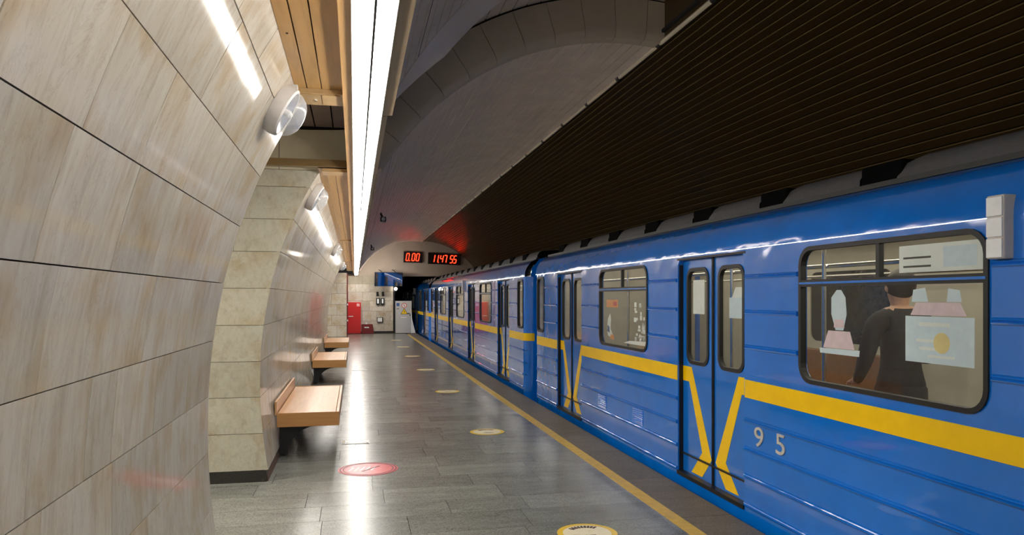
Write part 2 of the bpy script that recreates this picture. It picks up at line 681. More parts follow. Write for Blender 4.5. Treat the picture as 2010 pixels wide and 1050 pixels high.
def patch(h0, h1, y0, y1, proud, m='stone', g=0.0022, tilt=0.0):
    mb = MB()
    n = 4
    gh = 0.002
    hs = [h0 + gh + (h1 - h0 - 2 * gh) * k / n for k in range(n + 1)]
    F, B = [], []
    for h in hs:
        nr = pnorm(h)
        for yy in (y0 + g, y1 - g):
            p = Vector((prof(h), yy, h))
            e = proud + tilt * ((yy - y0) / (y1 - y0) - 0.5)
            F.append(p + nr * e)
            B.append(p - nr * 0.03)
    vs = F + B
    N = len(F)
    fs = []
    for k in range(n):
        a = 2 * k
        fs.append((a, a + 1, a + 3, a + 2))
        fs.append((N + a, N + a + 2, N + a + 3, N + a + 1))
        fs.append((a, a + 2, N + a + 2, N + a))
        fs.append((a + 1, N + a + 1, N + a + 3, a + 3))
    fs.append((0, N, N + 1, 1))
    fs.append((2 * n, 2 * n + 1, N + 2 * n + 1, N + 2 * n))
    return mb.add(vs, fs, m)


def pylon(name, y0, y1, label, joints, near_end):
    hs = [0.0] + [0.1 + 2.62 * k / 20 for k in range(21)]
    pr = []
    for h in hs:
        nr = pnorm(h)
        pr.append((prof(h) - 0.018 * nr.x, h - 0.018 * nr.z))
    pr += [(-0.6, 3.1), (-2.4, 3.1), (-2.4, 0.0)]
    core = MB().prism(pr, y0 + 0.02, y1 - 0.02, 'grout')
    w_ = struct(core.build(name), label)
    for k in range(len(COURSE) - 1):
        h0, h1 = COURSE[k], COURSE[k + 1]
        js = joints(k)
        for a, b in zip(js[:-1], js[1:]):
            patch(h0, h1, a, b, random.uniform(0, 0.0018), tilt=random.uniform(-1, 1) * 0.0008).build('stone_tile', w_, smooth=True)
    # plinth, set back a little
    pl = MB()
    pl.box((-2.4, y0 - 0.005, 0), (prof(0) - 0.03, y1 + 0.005, 0.098), 'plinth')
    pl.build('plinth', w_)
    # end faces
    ends = [(y0, -1)] if near_end else []
    ends.append((y1, 1))
    for (ye, sg) in ends:
        for k in range(len(COURSE) - 1):
            h0, h1 = COURSE[k] + 0.002, COURSE[k + 1] - 0.002
            cut = -1.38 if k % 2 else -1.62
            cut += random.uniform(-0.06, 0.06)
            if k == 6:
                cut = -1.02
            hh = [h0 + (h1 - h0) * q / 4 for q in range(5)]
            poly = [(prof(h), h) for h in hh] + [(cut + 0.002, h1), (cut + 0.002, h0)]
            pb = random.uniform(0, 0.002)
            ya, yb = ye - sg * 0.024, ye + sg * pb
            MB().prism(poly, ya, yb, 'stone_end').build('stone_block', w_)
            MB().prism([(cut - 0.002, h0), (cut - 0.002, h1), (-2.4, h1), (-2.4, h0)], ya, yb, 'stone_end').build('stone_block', w_)
    return w_


def mid(k):
    return (COURSE[k] + COURSE[k + 1]) / 2


JPX = {1: [340], 2: [78, 219, 306], 3: [55, 170, 222, 279, 305], 4: [89, 291], 5: [101, 243, 318], 6: [206, 308, 385], 7: [278, 432, 454], 8: [528], 0: []}


def joints1(k):
    js = sorted(px_z(x, mid(k)) for x in JPX[k])
    js = [j for j in js if 0.3 < j < 4.2]
    first = js[0] if js else 3.1
    lead, yy = [], first
    while yy > -5.6:
        yy -= random.uniform(0.38, 0.62)
        lead.append(yy)
    if js and GAP0 - js[-1] > 0.9:
        js.append(js[-1] + (GAP0 - js[-1]) * 0.5)
    if not js:
        js = [3.1, 3.75]
    return lead[::-1] + js + [GAP0]


def joints2(k):
    js, yy = [GAP1], GAP1
    while P2END - yy > 1.2:
        yy += random.uniform(0.48, 0.68)
        js.append(yy)
    return js + [P2END]


wall_l = pylon('wall_left', -6.2, GAP0, 'curved beige stone pylon wall nearest, filling the left side', joints1, False)
wall_l2 = pylon('wall_left.001', GAP1, P2END, 'long curved beige stone pylon wall beyond the passage, with three benches', joints2, True)

# stub wall beyond the long pylon
st = MB().box((-2.4, 31.2, 0), (-0.325, 31.6, 2.62), 'grout')
stub = struct(st.build('wall_left.002'), 'flat beige stone wall end beside the red fire cabinet')
zz = 0.0
k = 0
while zz < 2.6:
    z1 = min(2.62, zz + 0.44)
    x = -0.315
    for wd in ((0.62, 0.7, 0.8) if k % 2 else (0.4, 0.7, 1.0)):
        MB().box((max(-2.4, x - wd) + 0.004, 31.18 - random.uniform(0, 0.003), zz + 0.004), (x - 0.004, 31.2, z1 - 0.004), 'stone_far').build('stone_block', stub)
        x -= wd
    zz, k = z1, k + 1

# ------------------------------------------------------------------ central hall on the far side of the passages
hw = MB().box((-5.2, -6.5, 0), (-5.0, END, 3.4), 'panel_beige').build('wall_hall')
struct(hw, 'beige wall of the hall behind the passages')
for k, (a, b) in enumerate(((GAP0 + 0.02, GAP1 - 0.005), (P2END, 31.2))):
    cb = MB().box((-5.0, a, 3.16), (0.2, b, 3.2), 'void').build('ceiling_passage' if k == 0 else 'ceiling_passage.001')
    struct(cb, 'dark slatted soffit over the passage, %s' % ('nearer one' if k == 0 else 'farther one'))
    x = -2.2
    while x < 0.18:
        MB().box((x + 0.006, a, 3.105), (min(x + 0.155, 0.22) - 0.006, b, 3.16), 'slat_d').build('ceiling_slat', cb)
        x += 0.155
hc = MB().box((-5.0, -6.5, 3.2), (-2.4, END, 3.3), 'panel_beige').build('ceiling_hall')
struct(hc, 'pale hall ceiling behind the pylons')
for yy in (5.5, 27):
    ld = bpy.data.lights.new('hall_fill', 'AREA')  # added fill light, out of view behind the passage
    ld.energy = HALL
    ld.size = 1.2
    ld.size_y = 0.3
    ld.shape = 'RECTANGLE'
    ld.color = (1, 0.93, 0.82)
    lo = bpy.data.objects.new('hall_fill', ld)
    C.objects.link(lo)
    lo.location = (-3.7, yy, 3.12)

ld = bpy.data.lights.new('end_fill', 'AREA')  # unseen fill light added to brighten the end wall
ld.energy = 16
ld.shape = 'RECTANGLE'
ld.size, ld.size_y = 1.2, 0.12
ld.color = (1, 0.95, 0.86)
lo = bpy.data.objects.new('end_fill', ld)
C.objects.link(lo)
lo.location = (0.75, 31.6, 2.75)
lo.rotation_euler = (R(75), 0, 0)

# ------------------------------------------------------------------ vault
def slat(t0, t1, y0, y1, m, edge, r=VR, left=True):
    """one ceiling plank, slightly bowed, with a small turned lip along its lower edge"""
    mb = MB()
    ins, n = [], 3
    g = 0.13
    for k in range(n + 1):
        ins.append(vault(t0 + g + (t1 - t0 - 2 * g) * k / n, r, left))
    out = [vault(t0 + g + (t1 - t0 - 2 * g) * k / n, r + 0.02, left) for k in range(n, -1, -1)]
    mb.sweep(ins + out, y0, y1, m, closed=True)
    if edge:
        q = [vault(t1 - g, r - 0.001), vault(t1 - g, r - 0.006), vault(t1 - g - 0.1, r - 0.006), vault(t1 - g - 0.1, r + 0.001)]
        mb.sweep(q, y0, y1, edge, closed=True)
    return mb


def shell(t0, t1, y0, y1, r, m, n=40, thick=0.03, left=True):
    mb = MB()
    a = [vault(t0 + (t1 - t0) * k / n, r, left) for k in range(n + 1)]
    b = [vault(t0 + (t1 - t0) * k / n, r + thick, left) for k in range(n, -1, -1)]
    return mb.sweep(a + b, y0, y1, m, closed=True)


STEP = 0.1 / VR * 180 / math.pi
T0, T1 = 82.4, 149.9        # left half: crown and springing
STL = 0.104 / LR * 180 / math.pi
ce = struct(shell(8, 90.5, -6.5, END, VR + 0.03, 'void', left=False).build('ceiling_right'), 'dark bronze slatted vault over the train')
k = 0
t = 89.6
while t > 9:
    slat(t - STEP, t, -6.5, END - 0.02, 'slat_r', 'slat_glint', left=False).build('ceiling_slat', ce)
    t -= STEP
cl = struct(shell(T0, T1 + 1, GAP1 + 0.07, END, VR + 0.03, 'void').build('ceiling_left'), 'grey slatted vault over the platform beyond the passage')
t = T0 + 0.6
while t < T1:
    slat(t, t + STL, GAP1 + 0.06, END - 0.02, 'slat_l', None).build('ceiling_slat', cl)
    t += STL
cn = struct(shell(T0, T1 + 1, -6.5, GAP0, VR + 0.03, 'void').build('ceiling_left.001'), 'nearest grey slatted vault section above the camera')
t = T0 + 0.6
while t < T1:
    slat(t, t + STL, -6.5, GAP0 - 0.2, 'slat_l', None).build('ceiling_slat', cn)
    t += STL
eb, ns = MB(), 40
vs, fs = [], []
sec = [(VR + 0.03, GAP0 - 0.24), (VR - 0.005, GAP0 - 0.24), (VR - 0.09, GAP0 - 0.03), (VR - 0.09, GAP0), (VR + 0.06, GAP0)]
for q in range(ns + 1):
    for (r_, yy) in sec:
        if r_ < VR - 0.05:                    # the lip runs out towards the springing
            r_ = VR - 0.004 - 0.086 * min(1.0, (ns - q) / 5)
        x_, z_ = vault(T0 + 0.3 + (T1 - T0 - 0.3) * q / ns, r_, True)
        vs.append((x_, yy, z_))
for q in range(ns):
    for e in range(5):
        fs.append((q * 5 + e, q * 5 + (e + 1) % 5, (q + 1) * 5 + (e + 1) % 5, (q + 1) * 5 + e))
fs += [(0, 1, 2, 3, 4), tuple(ns * 5 + e for e in range(5))]
eb.add(vs, fs, 'slat_l').build('edge_band', cn, smooth=True)
# recessed strip over the passage
cg = struct(shell(T0, 143, GAP0 - 0.3, GAP1 + 0.3, VR + 0.40, 'void').build('ceiling_recess'), 'dark recess in the vault above the passage')
t = T0 + 0.6
while t < 142:
    slat(t, t + STL * 1.2, GAP0, GAP1 + 0.02, 'slat_l', None, VR + 0.38).build('ceiling_slat', cg)
    t += STL * 1.2
MB().box((2.955, GAP0, 4.12), (2.98, GAP1, 4.56), 'slat_r').build('recess_side', cg)
# the arch of grey panels at the far side of the recess
ar = struct(shell(T0 + 0.1, T1, GAP1 + 0.03, GAP1 + 0.10, VR + 0.08, 'void', 40, 0.28).build('trim_2'), 'arched rim of grey panels across the vault')
t = T0 + 0.2
k = 0
while t < T1 - 0.5:
    d = (4.0 if k == 0 else 6.35)
    t1 = min(t + d, T1)
    mb = MB()
    # L-shaped panel: face towards the camera, rounded nose, return under the vault
    sec = [(VR + 0.36, GAP1 + 0.03), (VR + 0.36, GAP1), (VR + 0.06, GAP1), (VR + 0.02, GAP1 + 0.015), (VR - 0.015, GAP1 + 0.05), (VR - 0.015, GAP1 + 0.20), (VR + 0.0, GAP1 + 0.20), (VR + 0.01, GAP1 + 0.055), (VR + 0.06, GAP1 + 0.03)]
    nseg = 3
    vs, fs = [], []
    ns = len(sec)
    for q in range(nseg + 1):
        a = t + 0.05 + (t1 - t - 0.1) * q / nseg
        for (r_, yy) in sec:
            x_, z_ = vault(a, r_, True)
            vs.append((x_, yy, z_))
    for q in range(nseg):
        for e in range(ns):
            fs.append((q * ns + e, q * ns + (e + 1) % ns, (q + 1) * ns + (e + 1) % ns, (q + 1) * ns + e))
    fs += [tuple(range(ns))[::-1], tuple(nseg * ns + e for e in range(ns))]
    mb.add(vs, fs, 'panel_l').build('arch_panel', ar, smooth=True)
    t, k = t1, k + 1
# plaster panels above the stone end face
pe = struct(MB().box((-2.4, GAP1 + 0.03, 2.72), (0.2, GAP1 + 0.08, 3.16), 'void').build('trim_3'), 'pale panels above the end of the long pylon')
MB().prism([(-2.3, 2.722), (-0.648, 2.722), (-0.648, 3.10), (-2.3, 3.10)], GAP1, GAP1 + 0.03, 'panel_pass').build('wall_panel', pe)
MB().prism([(-0.642, 2.722), (-0.11, 2.722), (0.03, 2.90), (0.18, 3.10), (0.14, 3.115), (-0.15, 3.085), (-0.4, 3.075), (-0.642, 3.075)], GAP1, GAP1 + 0.03, 'panel_pass').build('wall_panel', pe)
MB().prism([(-0.10, 2.722), (0.19, 2.722), (0.19, 3.08), (0.04, 2.895)], GAP1, GAP1 + 0.03, 'panel_pass').build('wall_panel', pe)

# closing faces behind the camera and above the canopies
bk = MB().box((-6, -6.6, -1.1), (6.2, -6.5, 4.6), 'panel_beige').build('wall_back')
struct(bk, 'wall behind the camera')
rw = MB().box((5.9, -6.5, -1.1), (6.1, END, 1.6), 'slat_r').build('wall_right')
struct(rw, 'dark track side wall behind the train')
for k, (a, b) in enumerate(((-6.5, GAP0 - 0.02), (GAP1 + 0.1, P2END))):
    struct(MB().box((-0.7, a, 2.95), (0.35, b, 3.0), 'void').build('ceiling_cover' + ('' if k == 0 else '.001')), 'hidden cover above the canopy, %s' % ('nearer' if k == 0 else 'farther'))

# ------------------------------------------------------------------ wooden canopies
def canopy(y0, y1, label, y_first_cross=None):
    root = tag(empty('wooden_canopy', (0, 0, 0)), label, 'canopy', 'wooden canopies beside the tube light')
    for (a, b) in ((-0.306, -0.246), (-0.243, -0.171), (-0.168, -0.062)):
        yy = y0
        while yy < y1:
            y2 = min(yy + 4.0, y1)
            MB().box((a + 0.0015, yy + 0.002, 2.70), (b - 0.0015, y2 - 0.002, 2.722 + (0.004 if a < -0.25 else 0)), 'wood').build('plank', root)
            yy = y2
    return root


can1 = canopy(-6.2, 4.02, 'near wooden plank canopy between the closest pylon and the tube light')
MB().box((-0.30, 4.02, 2.675), (-0.062, 4.26, 2.74), 'wood_x').build('cross_rail', can1)
MB().box((-0.29, 4.04, 2.670), (-0.175, 4.24, 2.675), 'wood_x').build('panel', can1)
MB().box((-0.17, 4.04, 2.670), (-0.075, 4.24, 2.675), 'wood_x').build('panel', can1)
pb = MB().lathe([(0.0, 0.0), (0.012, 0.0), (0.012, 0.006), (0, 0.006)], (-0.21, 4.14, 2.672), (0, 0, -1), 'chrome', 12)
pb.build('bolt', can1)
for yy in (2.6, 3.2):
    MB().lathe([(0.0, 0.0), (0.005, 0.0), (0.005, 0.003), (0, 0.003)], (-0.275, yy, 2.70), (0, 0, -1), 'steel', 8).build('screw', can1)
can2 = canopy(6.42, 31.1, 'far wooden plank canopy running along the long pylon')
MB().box((-0.9, 6.40, 2.70), (-0.06, 6.48, 2.76), 'beam').build('end_beam', can2)
for yy in (6.50, 14.45, 22.4, 30.4):
    MB().box((-0.27, yy, 2.675), (-0.062, yy + 0.20, 2.70), 'wood_x').build('cross_rail', can2)

# ------------------------------------------------------------------ tube light
lt = tag(empty('tube_light', (0, 0, 0)), 'long white double tube light running down the platform', 'light')
MB().box((-0.06, -6.3, 2.64), (-0.012, 32.9, 2.75), 'wood').build('side_rail', lt)
MB().box((-0.012, -6.3, 2.605), (0.148, 32.9, 2.72), 'fixture').build('casing', lt)
for a, b, x1 in ((-6.3, 4.50, 0.222), (4.52, 6.68, 0.194), (6.7, 14.5, 0.190), (14.52, 22.5, 0.190), (22.52, 32.9, 0.190)):
    MB().prism([(0.149, 2.69), (x1, 2.695), (x1, 2.76), (0.149, 2.76)], a, b, 'wood_dim').build('side_board', lt)
MB().box((0.064, -6.3, 2.562), (0.073, 32.9, 2.605), 'black').build('divider', lt)
yy = -6.2
n = 0
while yy < 32.6:
    y1 = min(yy + 1.2, 32.85)
    for cx in (0.0285, 0.1085):
        r_ = 0.0325
        pr = [(cx + r_ * math.cos(R(180 + 20 * q)), 2.604 + 0.038 * math.sin(R(180 + 20 * q))) for q in range(10)]
        mb = MB().sweep(pr, yy + 0.003, y1 - 0.003, 'tube', closed=True)
        o = mb.build('lamp_tube', lt)
    yy = y1
    n += 1

yy = -6.2
while yy < 32.5:
    if 2.0 < yy < 6.8:          # no vault fill tube across the passage
        yy += 1.2
        continue
    MB().tube([(0.172, yy + 0.02, 2.80), (0.172, yy + 1.18, 2.80)], 0.013, 'vault_fill', 8).build('vault_fill_tube', lt)  # hidden tube, added only to throw light on the vault
    yy += 1.2

# ------------------------------------------------------------------ conduit along the crown
cd = tag(empty('ceiling_conduit', (0, 0, 0)), 'white jointed conduit along the crown of the vault', 'conduit')
yy = 6.85 - 1.15 * 10
CXc, CZc = 2.95, 4.105
while yy < END - 0.6:
    y1 = min(yy + 1.15, END - 0.25)
    MB().tube([(CXc, yy + 0.03, CZc), (CXc, y1 - 0.03, CZc)], 0.022, 'pipe', 8).build('pipe', cd, smooth=True)
    MB().tube([(CXc, y1 - 0.035, CZc), (CXc, y1 + 0.035, CZc)], 0.03, 'steel', 8).box((CXc - 0.012, y1 - 0.02, CZc), (CXc + 0.012, y1 + 0.02, VZ + VR + 0.01), 'steel').build('clamp', cd)
    yy = y1

# ------------------------------------------------------------------ round lamps on the pylons
def flood(y, h, label):
    nr = pnorm(h)
    o = Vector((prof(h), y, h)) + nr * 0.002
    root = tag(empty('wall_lamp', (0, 0, 0)), label, 'lamp', 'round glass lamps at the top of the pylons')
    MB().lathe([(0.0, 0), (0.128, 0), (0.132, 0.03), (0.128, 0.062), (0.118, 0.070), (0.112, 0.066)], o, nr, 'housing', 32).build('housing', root, smooth=True)
    MB().lathe([(0.112, 0.064), (0.07, 0.042), (0.03, 0.03), (0.0, 0.028)], o, nr, 'reflector', 24).build('reflector', root, smooth=True)
    MB().lathe([(0.117, 0.068), (0.112, 0.092), (0.092, 0.122), (0.06, 0.142), (0.02, 0.150), (0.0, 0.150)], o, nr, 'lens', 32).build('glass_dome', root, smooth='all')
    MB().tube([o + nr * 0.03, o + nr * 0.075, o + nr * 0.09], [0.016, 0.02, 0.008], 'white', 10).build('bulb', root, smooth=True)
    up = Vector((nr.z * -1, 0, nr.x))
    c = o + up * 0.132 + nr * 0.035
    MB().box((c.x - 0.014, c.y - 0.02, c.z - 0.014), (c.x + 0.014, c.y + 0.02, c.z + 0.014), 'housing', 0.003).build('clasp', root)
    return root


flood(3.88, 2.56, 'big round glass wall lamp on the nearest pylon')
flood(7.12, 2.55, 'round glass wall lamp at the near corner of the long pylon')
flood(14.9, 2.55, 'round glass wall lamp halfway along the long pylon')
flood(22.5, 2.55, 'small far round glass wall lamp at the far end of the long pylon')

# ------------------------------------------------------------------ benches
def bench(y0, y1, label):
    root = tag(empty('wooden_bench', (0, 0, 0)), label, 'bench', 'oak benches fixed to the long pylon')
    xl, xr, top = -0.755, -0.152, 0.45
    # rim around an inset seat board
    MB().box((xl + 0.006, y0 + 0.03, top - 0.05), (xr - 0.034, y1 - 0.03, top - 0.004), 'bench', 0.003).build('seat', root)
    MB().box((xl, y0, top - 0.14), (xr, y0 + 0.027, top), 'bench_x', 0.003).build('end_rail', root)
    MB().box((xl, y1 - 0.027, top - 0.14), (xr, y1, top), 'bench_x', 0.003).build('end_rail', root)
    MB().box((xr - 0.03, y0 + 0.028, top - 0.14), (xr, y1 - 0.028, top), 'bench', 0.003).build('front_rail', root)
    MB().box((xl - 0.022, y0, top - 0.02), (xl - 0.002, y1, top + 0.115), 'bench', 0.003).build('backrest', root)
    for yy in (y0 + 0.10, y1 - 0.16):
        arc = [(-0.36 - 0.30 * math.sin(R(a)), 0.30 - 0.28 * (1 - math.cos(R(a)))) for a in range(0, 91, 15)]
        MB().prism([(-0.74, 0.312), (-0.20, 0.312), (-0.20, 0.30)] + arc + [(-0.70, 0.02), (-0.74, 0.02)], yy, yy + 0.06, 'steel').build('bracket', root)
    return root


bench(7.66, 9.96, 'nearest oak bench fixed to the stone wall, with low backrest')
bench(14.0, 16.1, 'middle oak bench on the stone wall, second of the three')
bench(19.5, 21.8, 'farthest oak bench on the stone wall, near the red cabinet')

# ------------------------------------------------------------------ floor stickers and hatch
def disc(cx, cy, r, z, m, n=40, r0=0.0):
    mb = MB()
    if r0 > 0:
        vs = [(cx + q * math.cos(2 * math.pi * k / n), cy + q * math.sin(2 * math.pi * k / n), zz) for zz in (z, z - 0.001) for q in (r, r0) for k in range(n)]
        fs = []
        for k in range(n):
            j = (k + 1) % n
            fs += [(k, j, n + j, n + k), (k, 2 * n + k, 2 * n + j, j)]
        return mb.add(vs, fs, m)
    return mb.prism([(cx + r * math.cos(2 * math.pi * k / n), cy + r * math.sin(2 * math.pi * k / n)) for k in range(n)], z - 0.001, z, m, 'xy')


names = ['yellow round floor sticker nearest the camera, cut by the frame', 'second yellow round floor sticker, beside the red one', 'third yellow round floor sticker along the platform',
         'fourth yellow round floor sticker, level with the middle bench', 'fifth yellow round floor sticker, far along the platform', 'sixth yellow round floor sticker, close to the grey gate',
         'last yellow round floor sticker before the grey gate']
for k in range(7):
    cy = 4.80 + 3.87 * k
    if cy > 30:
        break
    root = disc(1.545, cy, 0.205, 0.0022, 'ystick').build('floor_sticker')
    tag(root, names[k], 'sticker', 'yellow distance stickers on the floor')
    disc(1.545, cy, 0.165, 0.0032, 'cream_worn').build('pale_centre', root)
    for q in range(9):
        a = R(50 + q * 10)
        ca, sa = math.cos(a), math.sin(a)
        MB().prism([(1.545 + r_ * ca + d_ * -sa, cy + r_ * sa + d_ * ca) for r_, d_ in ((0.105, -0.008), (0.15, -0.010), (0.15, 0.004), (0.128, 0.010), (0.105, 0.006))], 0.0030, 0.0040, 'sticker_dark', 'xy').build('letter_mark', root)
    MB().box((1.48, cy - 0.09, 0.003), (1.61, cy - 0.08, 0.004), 'sticker_dark').box((1.50, cy - 0.06, 0.003), (1.59, cy - 0.05, 0.004), 'sticker_dark').build('letter_mark', root)
rs = disc(0.125, 7.02, 0.275, 0.0022, 'red_worn').build('floor_sticker')
tag(rs, 'large worn red round floor sticker near the closest bench', 'sticker')
disc(0.125, 7.02, 0.262, 0.0034, 'sticker_dark', 48, 0.252).build('dark_ring', rs)
disc(0.125, 7.02, 0.232, 0.0034, 'sticker_dark', 48, 0.224).build('dark_ring', rs)
MB().prism([(0.06, 6.93), (0.075, 6.92), (0.24, 7.12), (0.225, 7.13)], 0.0026, 0.0034, 'sticker_dark', 'xy').build('diagonal_bar', rs)
for q in range(5):
    MB().prism([(-0.06 + q * 0.05, 6.96), (-0.045 + q * 0.05, 6.955), (0.0 + q * 0.05, 7.09), (-0.015 + q * 0.05, 7.095)], 0.0024, 0.003, 'paper', 'xy').build('stripe', rs)
for k, (cx, cy) in enumerate(((0.01, 8.35), (0.1, 16.6))):
    root = MB().box((cx - 0.15, cy - 0.10, 0.0005), (cx + 0.15, cy + 0.10, 0.004), 'grey_steel').build('floor_hatch')
    tag(root, 'small metal hatch plate set in the floor, %s' % ('beside the nearest bench' if k == 0 else 'farther along'), 'hatch', 'metal floor hatches')
    for s in (-1, 1):
        MB().box((cx + s * 0.13 - 0.015, cy - 0.085, 0.004), (cx + s * 0.13 + 0.015, cy + 0.085, 0.009), 'chrome').build('hinge', root)
    MB().box((cx - 0.10, cy - 0.03, 0.004), (cx + 0.10, cy + 0.03, 0.007), 'chrome').build('grip', root)

# ------------------------------------------------------------------ end wall
we = struct(MB().box((-2.4, END + 0.03, 0), (1.70, END + 0.3, 2.62), 'grout').build('wall_end'), 'stone end wall of the platform with electrical boxes')
hs = [0.10, 0.55, 1.0, 1.45, 1.85, 2.2, 2.56]
for k in range(len(hs) - 1):
    x = -1.2 + (0.3 if k % 2 else 0)
    while x < 1.68:
        x1 = min(x + 0.62, 1.69)
        MB().box((x + 0.003, END - random.uniform(0, 0.003), hs[k] + 0.003), (x1 - 0.003, END + 0.03, hs[k + 1] - 0.003), 'panel_beige' if k == 5 else 'stone_far').build('stone_block', we)
        x = x1
MB().box((-1.2, END - 0.01, 0), (1.69, END + 0.03, 0.098), 'plinth').build('plinth', we)
MB().box((1.70, END - 0.02, 0), (1.76, END + 0.28, 2.62), 'steel').build('corner_post', we)
lu = MB()
arc = [vault(8 + 82 * k / 20, VR + 0.02) for k in range(20)] + [vault(T0 + (152 - T0) * k / 20, VR + 0.02, True) for k in range(21)]
arc = [p for p in arc if p[1] > 2.56]
lu.prism(arc + [(arc[-1][0], 2.56), (arc[0][0], 2.56)], END, END + 0.25, 'lunette')
struct(lu.build('wall_end.001'), 'grey plaster half-round wall above the tunnel mouth, carrying the clocks')
# tunnel beyond
tn = MB()
TX, TZ, TR = 4.2, 0.9, 2.55
a0 = [(TX + TR * math.cos(R(-50 + 280 * k / 28)), TZ + TR * math.sin(R(-50 + 280 * k / 28))) for k in range(29)]
tn.sweep(a0, END + 0.25, 60, 'tunnel')
tn.box((1.4, 59.9, -1.2), (7, 60, 3.6), 'tunnel')
struct(tn.build('wall_tunnel'), 'dark running tunnel beyond the platform end')
tw = MB().box((5.6, END, -1.1), (6.2, END + 0.25, 2.6), 'tunnel')
struct(tw.build('wall_end.002'), 'dark wall strip beside the tunnel mouth')

# clocks
SEG = {'0': 'abcdef', '1': 'bc', '4': 'bcfg', '5': 'acdfg', '7': 'abc'}


def clock(x0, x1, z0, z1, text, label, tilt):
    cxk, czk = (x0 + x1) / 2, (z0 + z1) / 2
    root = empty('led_clock', (cxk, END - 0.06, czk))
    root.rotation_euler = (0, R(tilt), 0)
    tag(root, label, 'clock', 'red led displays above the tunnel mouth')
    W, H = (x1 - x0) / 2, (z1 - z0) / 2
    MB().box((-W, -0.04, -H), (W, 0.058, H), 'led_case', 0.005).build('case', root)
    hh = H * 0.66
    ww = hh * 0.36
    adv = sum({'.': 0.5, ' ': 0.75}.get(c, 1.0) for c in text)
    sp = 2 * W * 0.80 / adv
    x = -W * 0.80 + sp * 0.5
    for c in text:
        if c == ' ':
            x += sp * 0.75
            continue
        mb = MB()
        th = hh * 0.115
        sl = lambda px, pz: (px + pz * 0.14, pz)
        if c == '.':
            xx = x - sp * 0.42
            mb.prism([sl(xx - th, -hh - th), sl(xx + th, -hh - th), sl(xx + th, -hh + th), sl(xx - th, -hh + th)], -0.046, -0.040, 'led')
            mb.build('decimal_point', root)
            x += sp * 0.35
            continue
        g = th * 0.5
        S = {'a': (-ww + g, hh, ww - g, hh), 'd': (-ww + g, -hh, ww - g, -hh), 'g': (-ww + g, 0, ww - g, 0), 'b': (ww, g, ww, hh - g), 'c': (ww, -hh + g, ww, -g), 'f': (-ww, g, -ww, hh - g), 'e': (-ww, -hh + g, -ww, -g)}
        for q in SEG[c]:
            ax, az, bx, bz = S[q]
            if ax == bx:
                p = [(ax - th, az), (ax + th, az), (ax + th, bz), (ax - th, bz)]
            else:
                p = [(ax, az - th), (bx, az - th), (bx, az + th), (ax, az + th)]
            mb.prism([sl(x + u, v) for u, v in p], -0.046, -0.040, 'led')
        mb.build('digit', root)
        x += sp
    return root


clock(2.15, 2.99, 3.17, 3.66, '0.00', 'smaller red LED display reading 0.00', 1.0)
clock(3.25, 4.72, 3.10, 3.60, '11.47 55', 'wider red LED clock reading 11.47 55', 2.0)

# red fire cabinet, red box
root = tag(empty('fire_cabinet'), 'tall red fire cabinet against the end wall', 'cabinet')
MB().box((-0.33, 33.12, 0.02), (0.27, END - 0.005, 1.40), 'red', 0.006).build('body', root)
dr = MB().box((-0.31, 33.105, 0.06), (0.25, 33.119, 1.38), 'red', 0.004).build('door', root)
MB().box((-0.26, 33.075, 0.76), (-0.06, 33.104, 0.79), 'white', 0.003).build('handle', dr)
MB().box((0.10, 33.100, 1.22), (0.21, 33.104, 1.33), 'white').box((0.115, 33.097, 1.235), (0.195, 33.100, 1.315), 'red').box((0.13, 33.094, 1.25), (0.15, 33.097, 1.30), 'white').box((0.16, 33.094, 1.25), (0.18, 33.097, 1.30), 'white').build('sign_plate', dr)
root = tag(empty('fire_box'), 'low dark red box standing beside the tall red cabinet', 'box')
MB().prism([(0.30, 0.01), (0.84, 0.01), (0.78, 0.42), (0.30, 0.42)], 33.14, END - 0.005, 'dark_red').build('body', root)
MB().box((0.42, 33.13, 0.26), (0.62, 33.14, 0.31), 'white').build('label_plate', root)
MB().box((0.48, 33.25, 0.42), (0.54, 33.31, 0.50), 'white', 0.004).build('knob', root)
# electrical boxes
for k, x in enumerate((1.02, 1.22)):
    root = tag(empty('meter_box'), 'dark electrical box with pale window on the end wall, %s of the pair' % ('left one' if k == 0 else 'right one'), 'meter', 'electrical boxes on the end wall')
    MB().box((x - 0.085, END - 0.10, 1.28), (x + 0.085, END - 0.004, 1.58), 'steel', 0.01).build('case', root)
    MB().box((x - 0.035, END - 0.106, 1.34), (x + 0.035, END - 0.10, 1.54), 'sign_yellow' if False else 'paper').build('window', root)
    MB().tube([(x, END - 0.04, 1.28), (x, END - 0.04, 1.22)], 0.012, 'steel', 8).build('cable', root)
for k, x in enumerate((1.0, 1.24)):
    root = tag(empty('wall_socket'), 'black bracket fitting above the electrical boxes, %s' % ('left one' if k == 0 else 'right one'), 'fitting', 'fittings above the electrical boxes')
    MB().box((x - 0.05, END - 0.03, 1.66), (x + 0.05, END - 0.004, 1.86), 'steel', 0.01).build('plate', root)
    MB().tube([(x - 0.03, END - 0.03, 1.82), (x - 0.01, END - 0.12, 1.76), (x + 0.06, END - 0.10, 1.70)], 0.022, 'steel', 8).build('hook', root)
root = tag(empty('switch_box'), 'small white switch box low on the end wall', 'box')
MB().box((0.98, END - 0.08, 0.50), (1.24, END - 0.004, 0.72), 'steel', 0.008).build('frame', root)
MB().box((1.0, END - 0.088, 0.525), (1.20, END - 0.08, 0.70), 'white').build('cover', root)
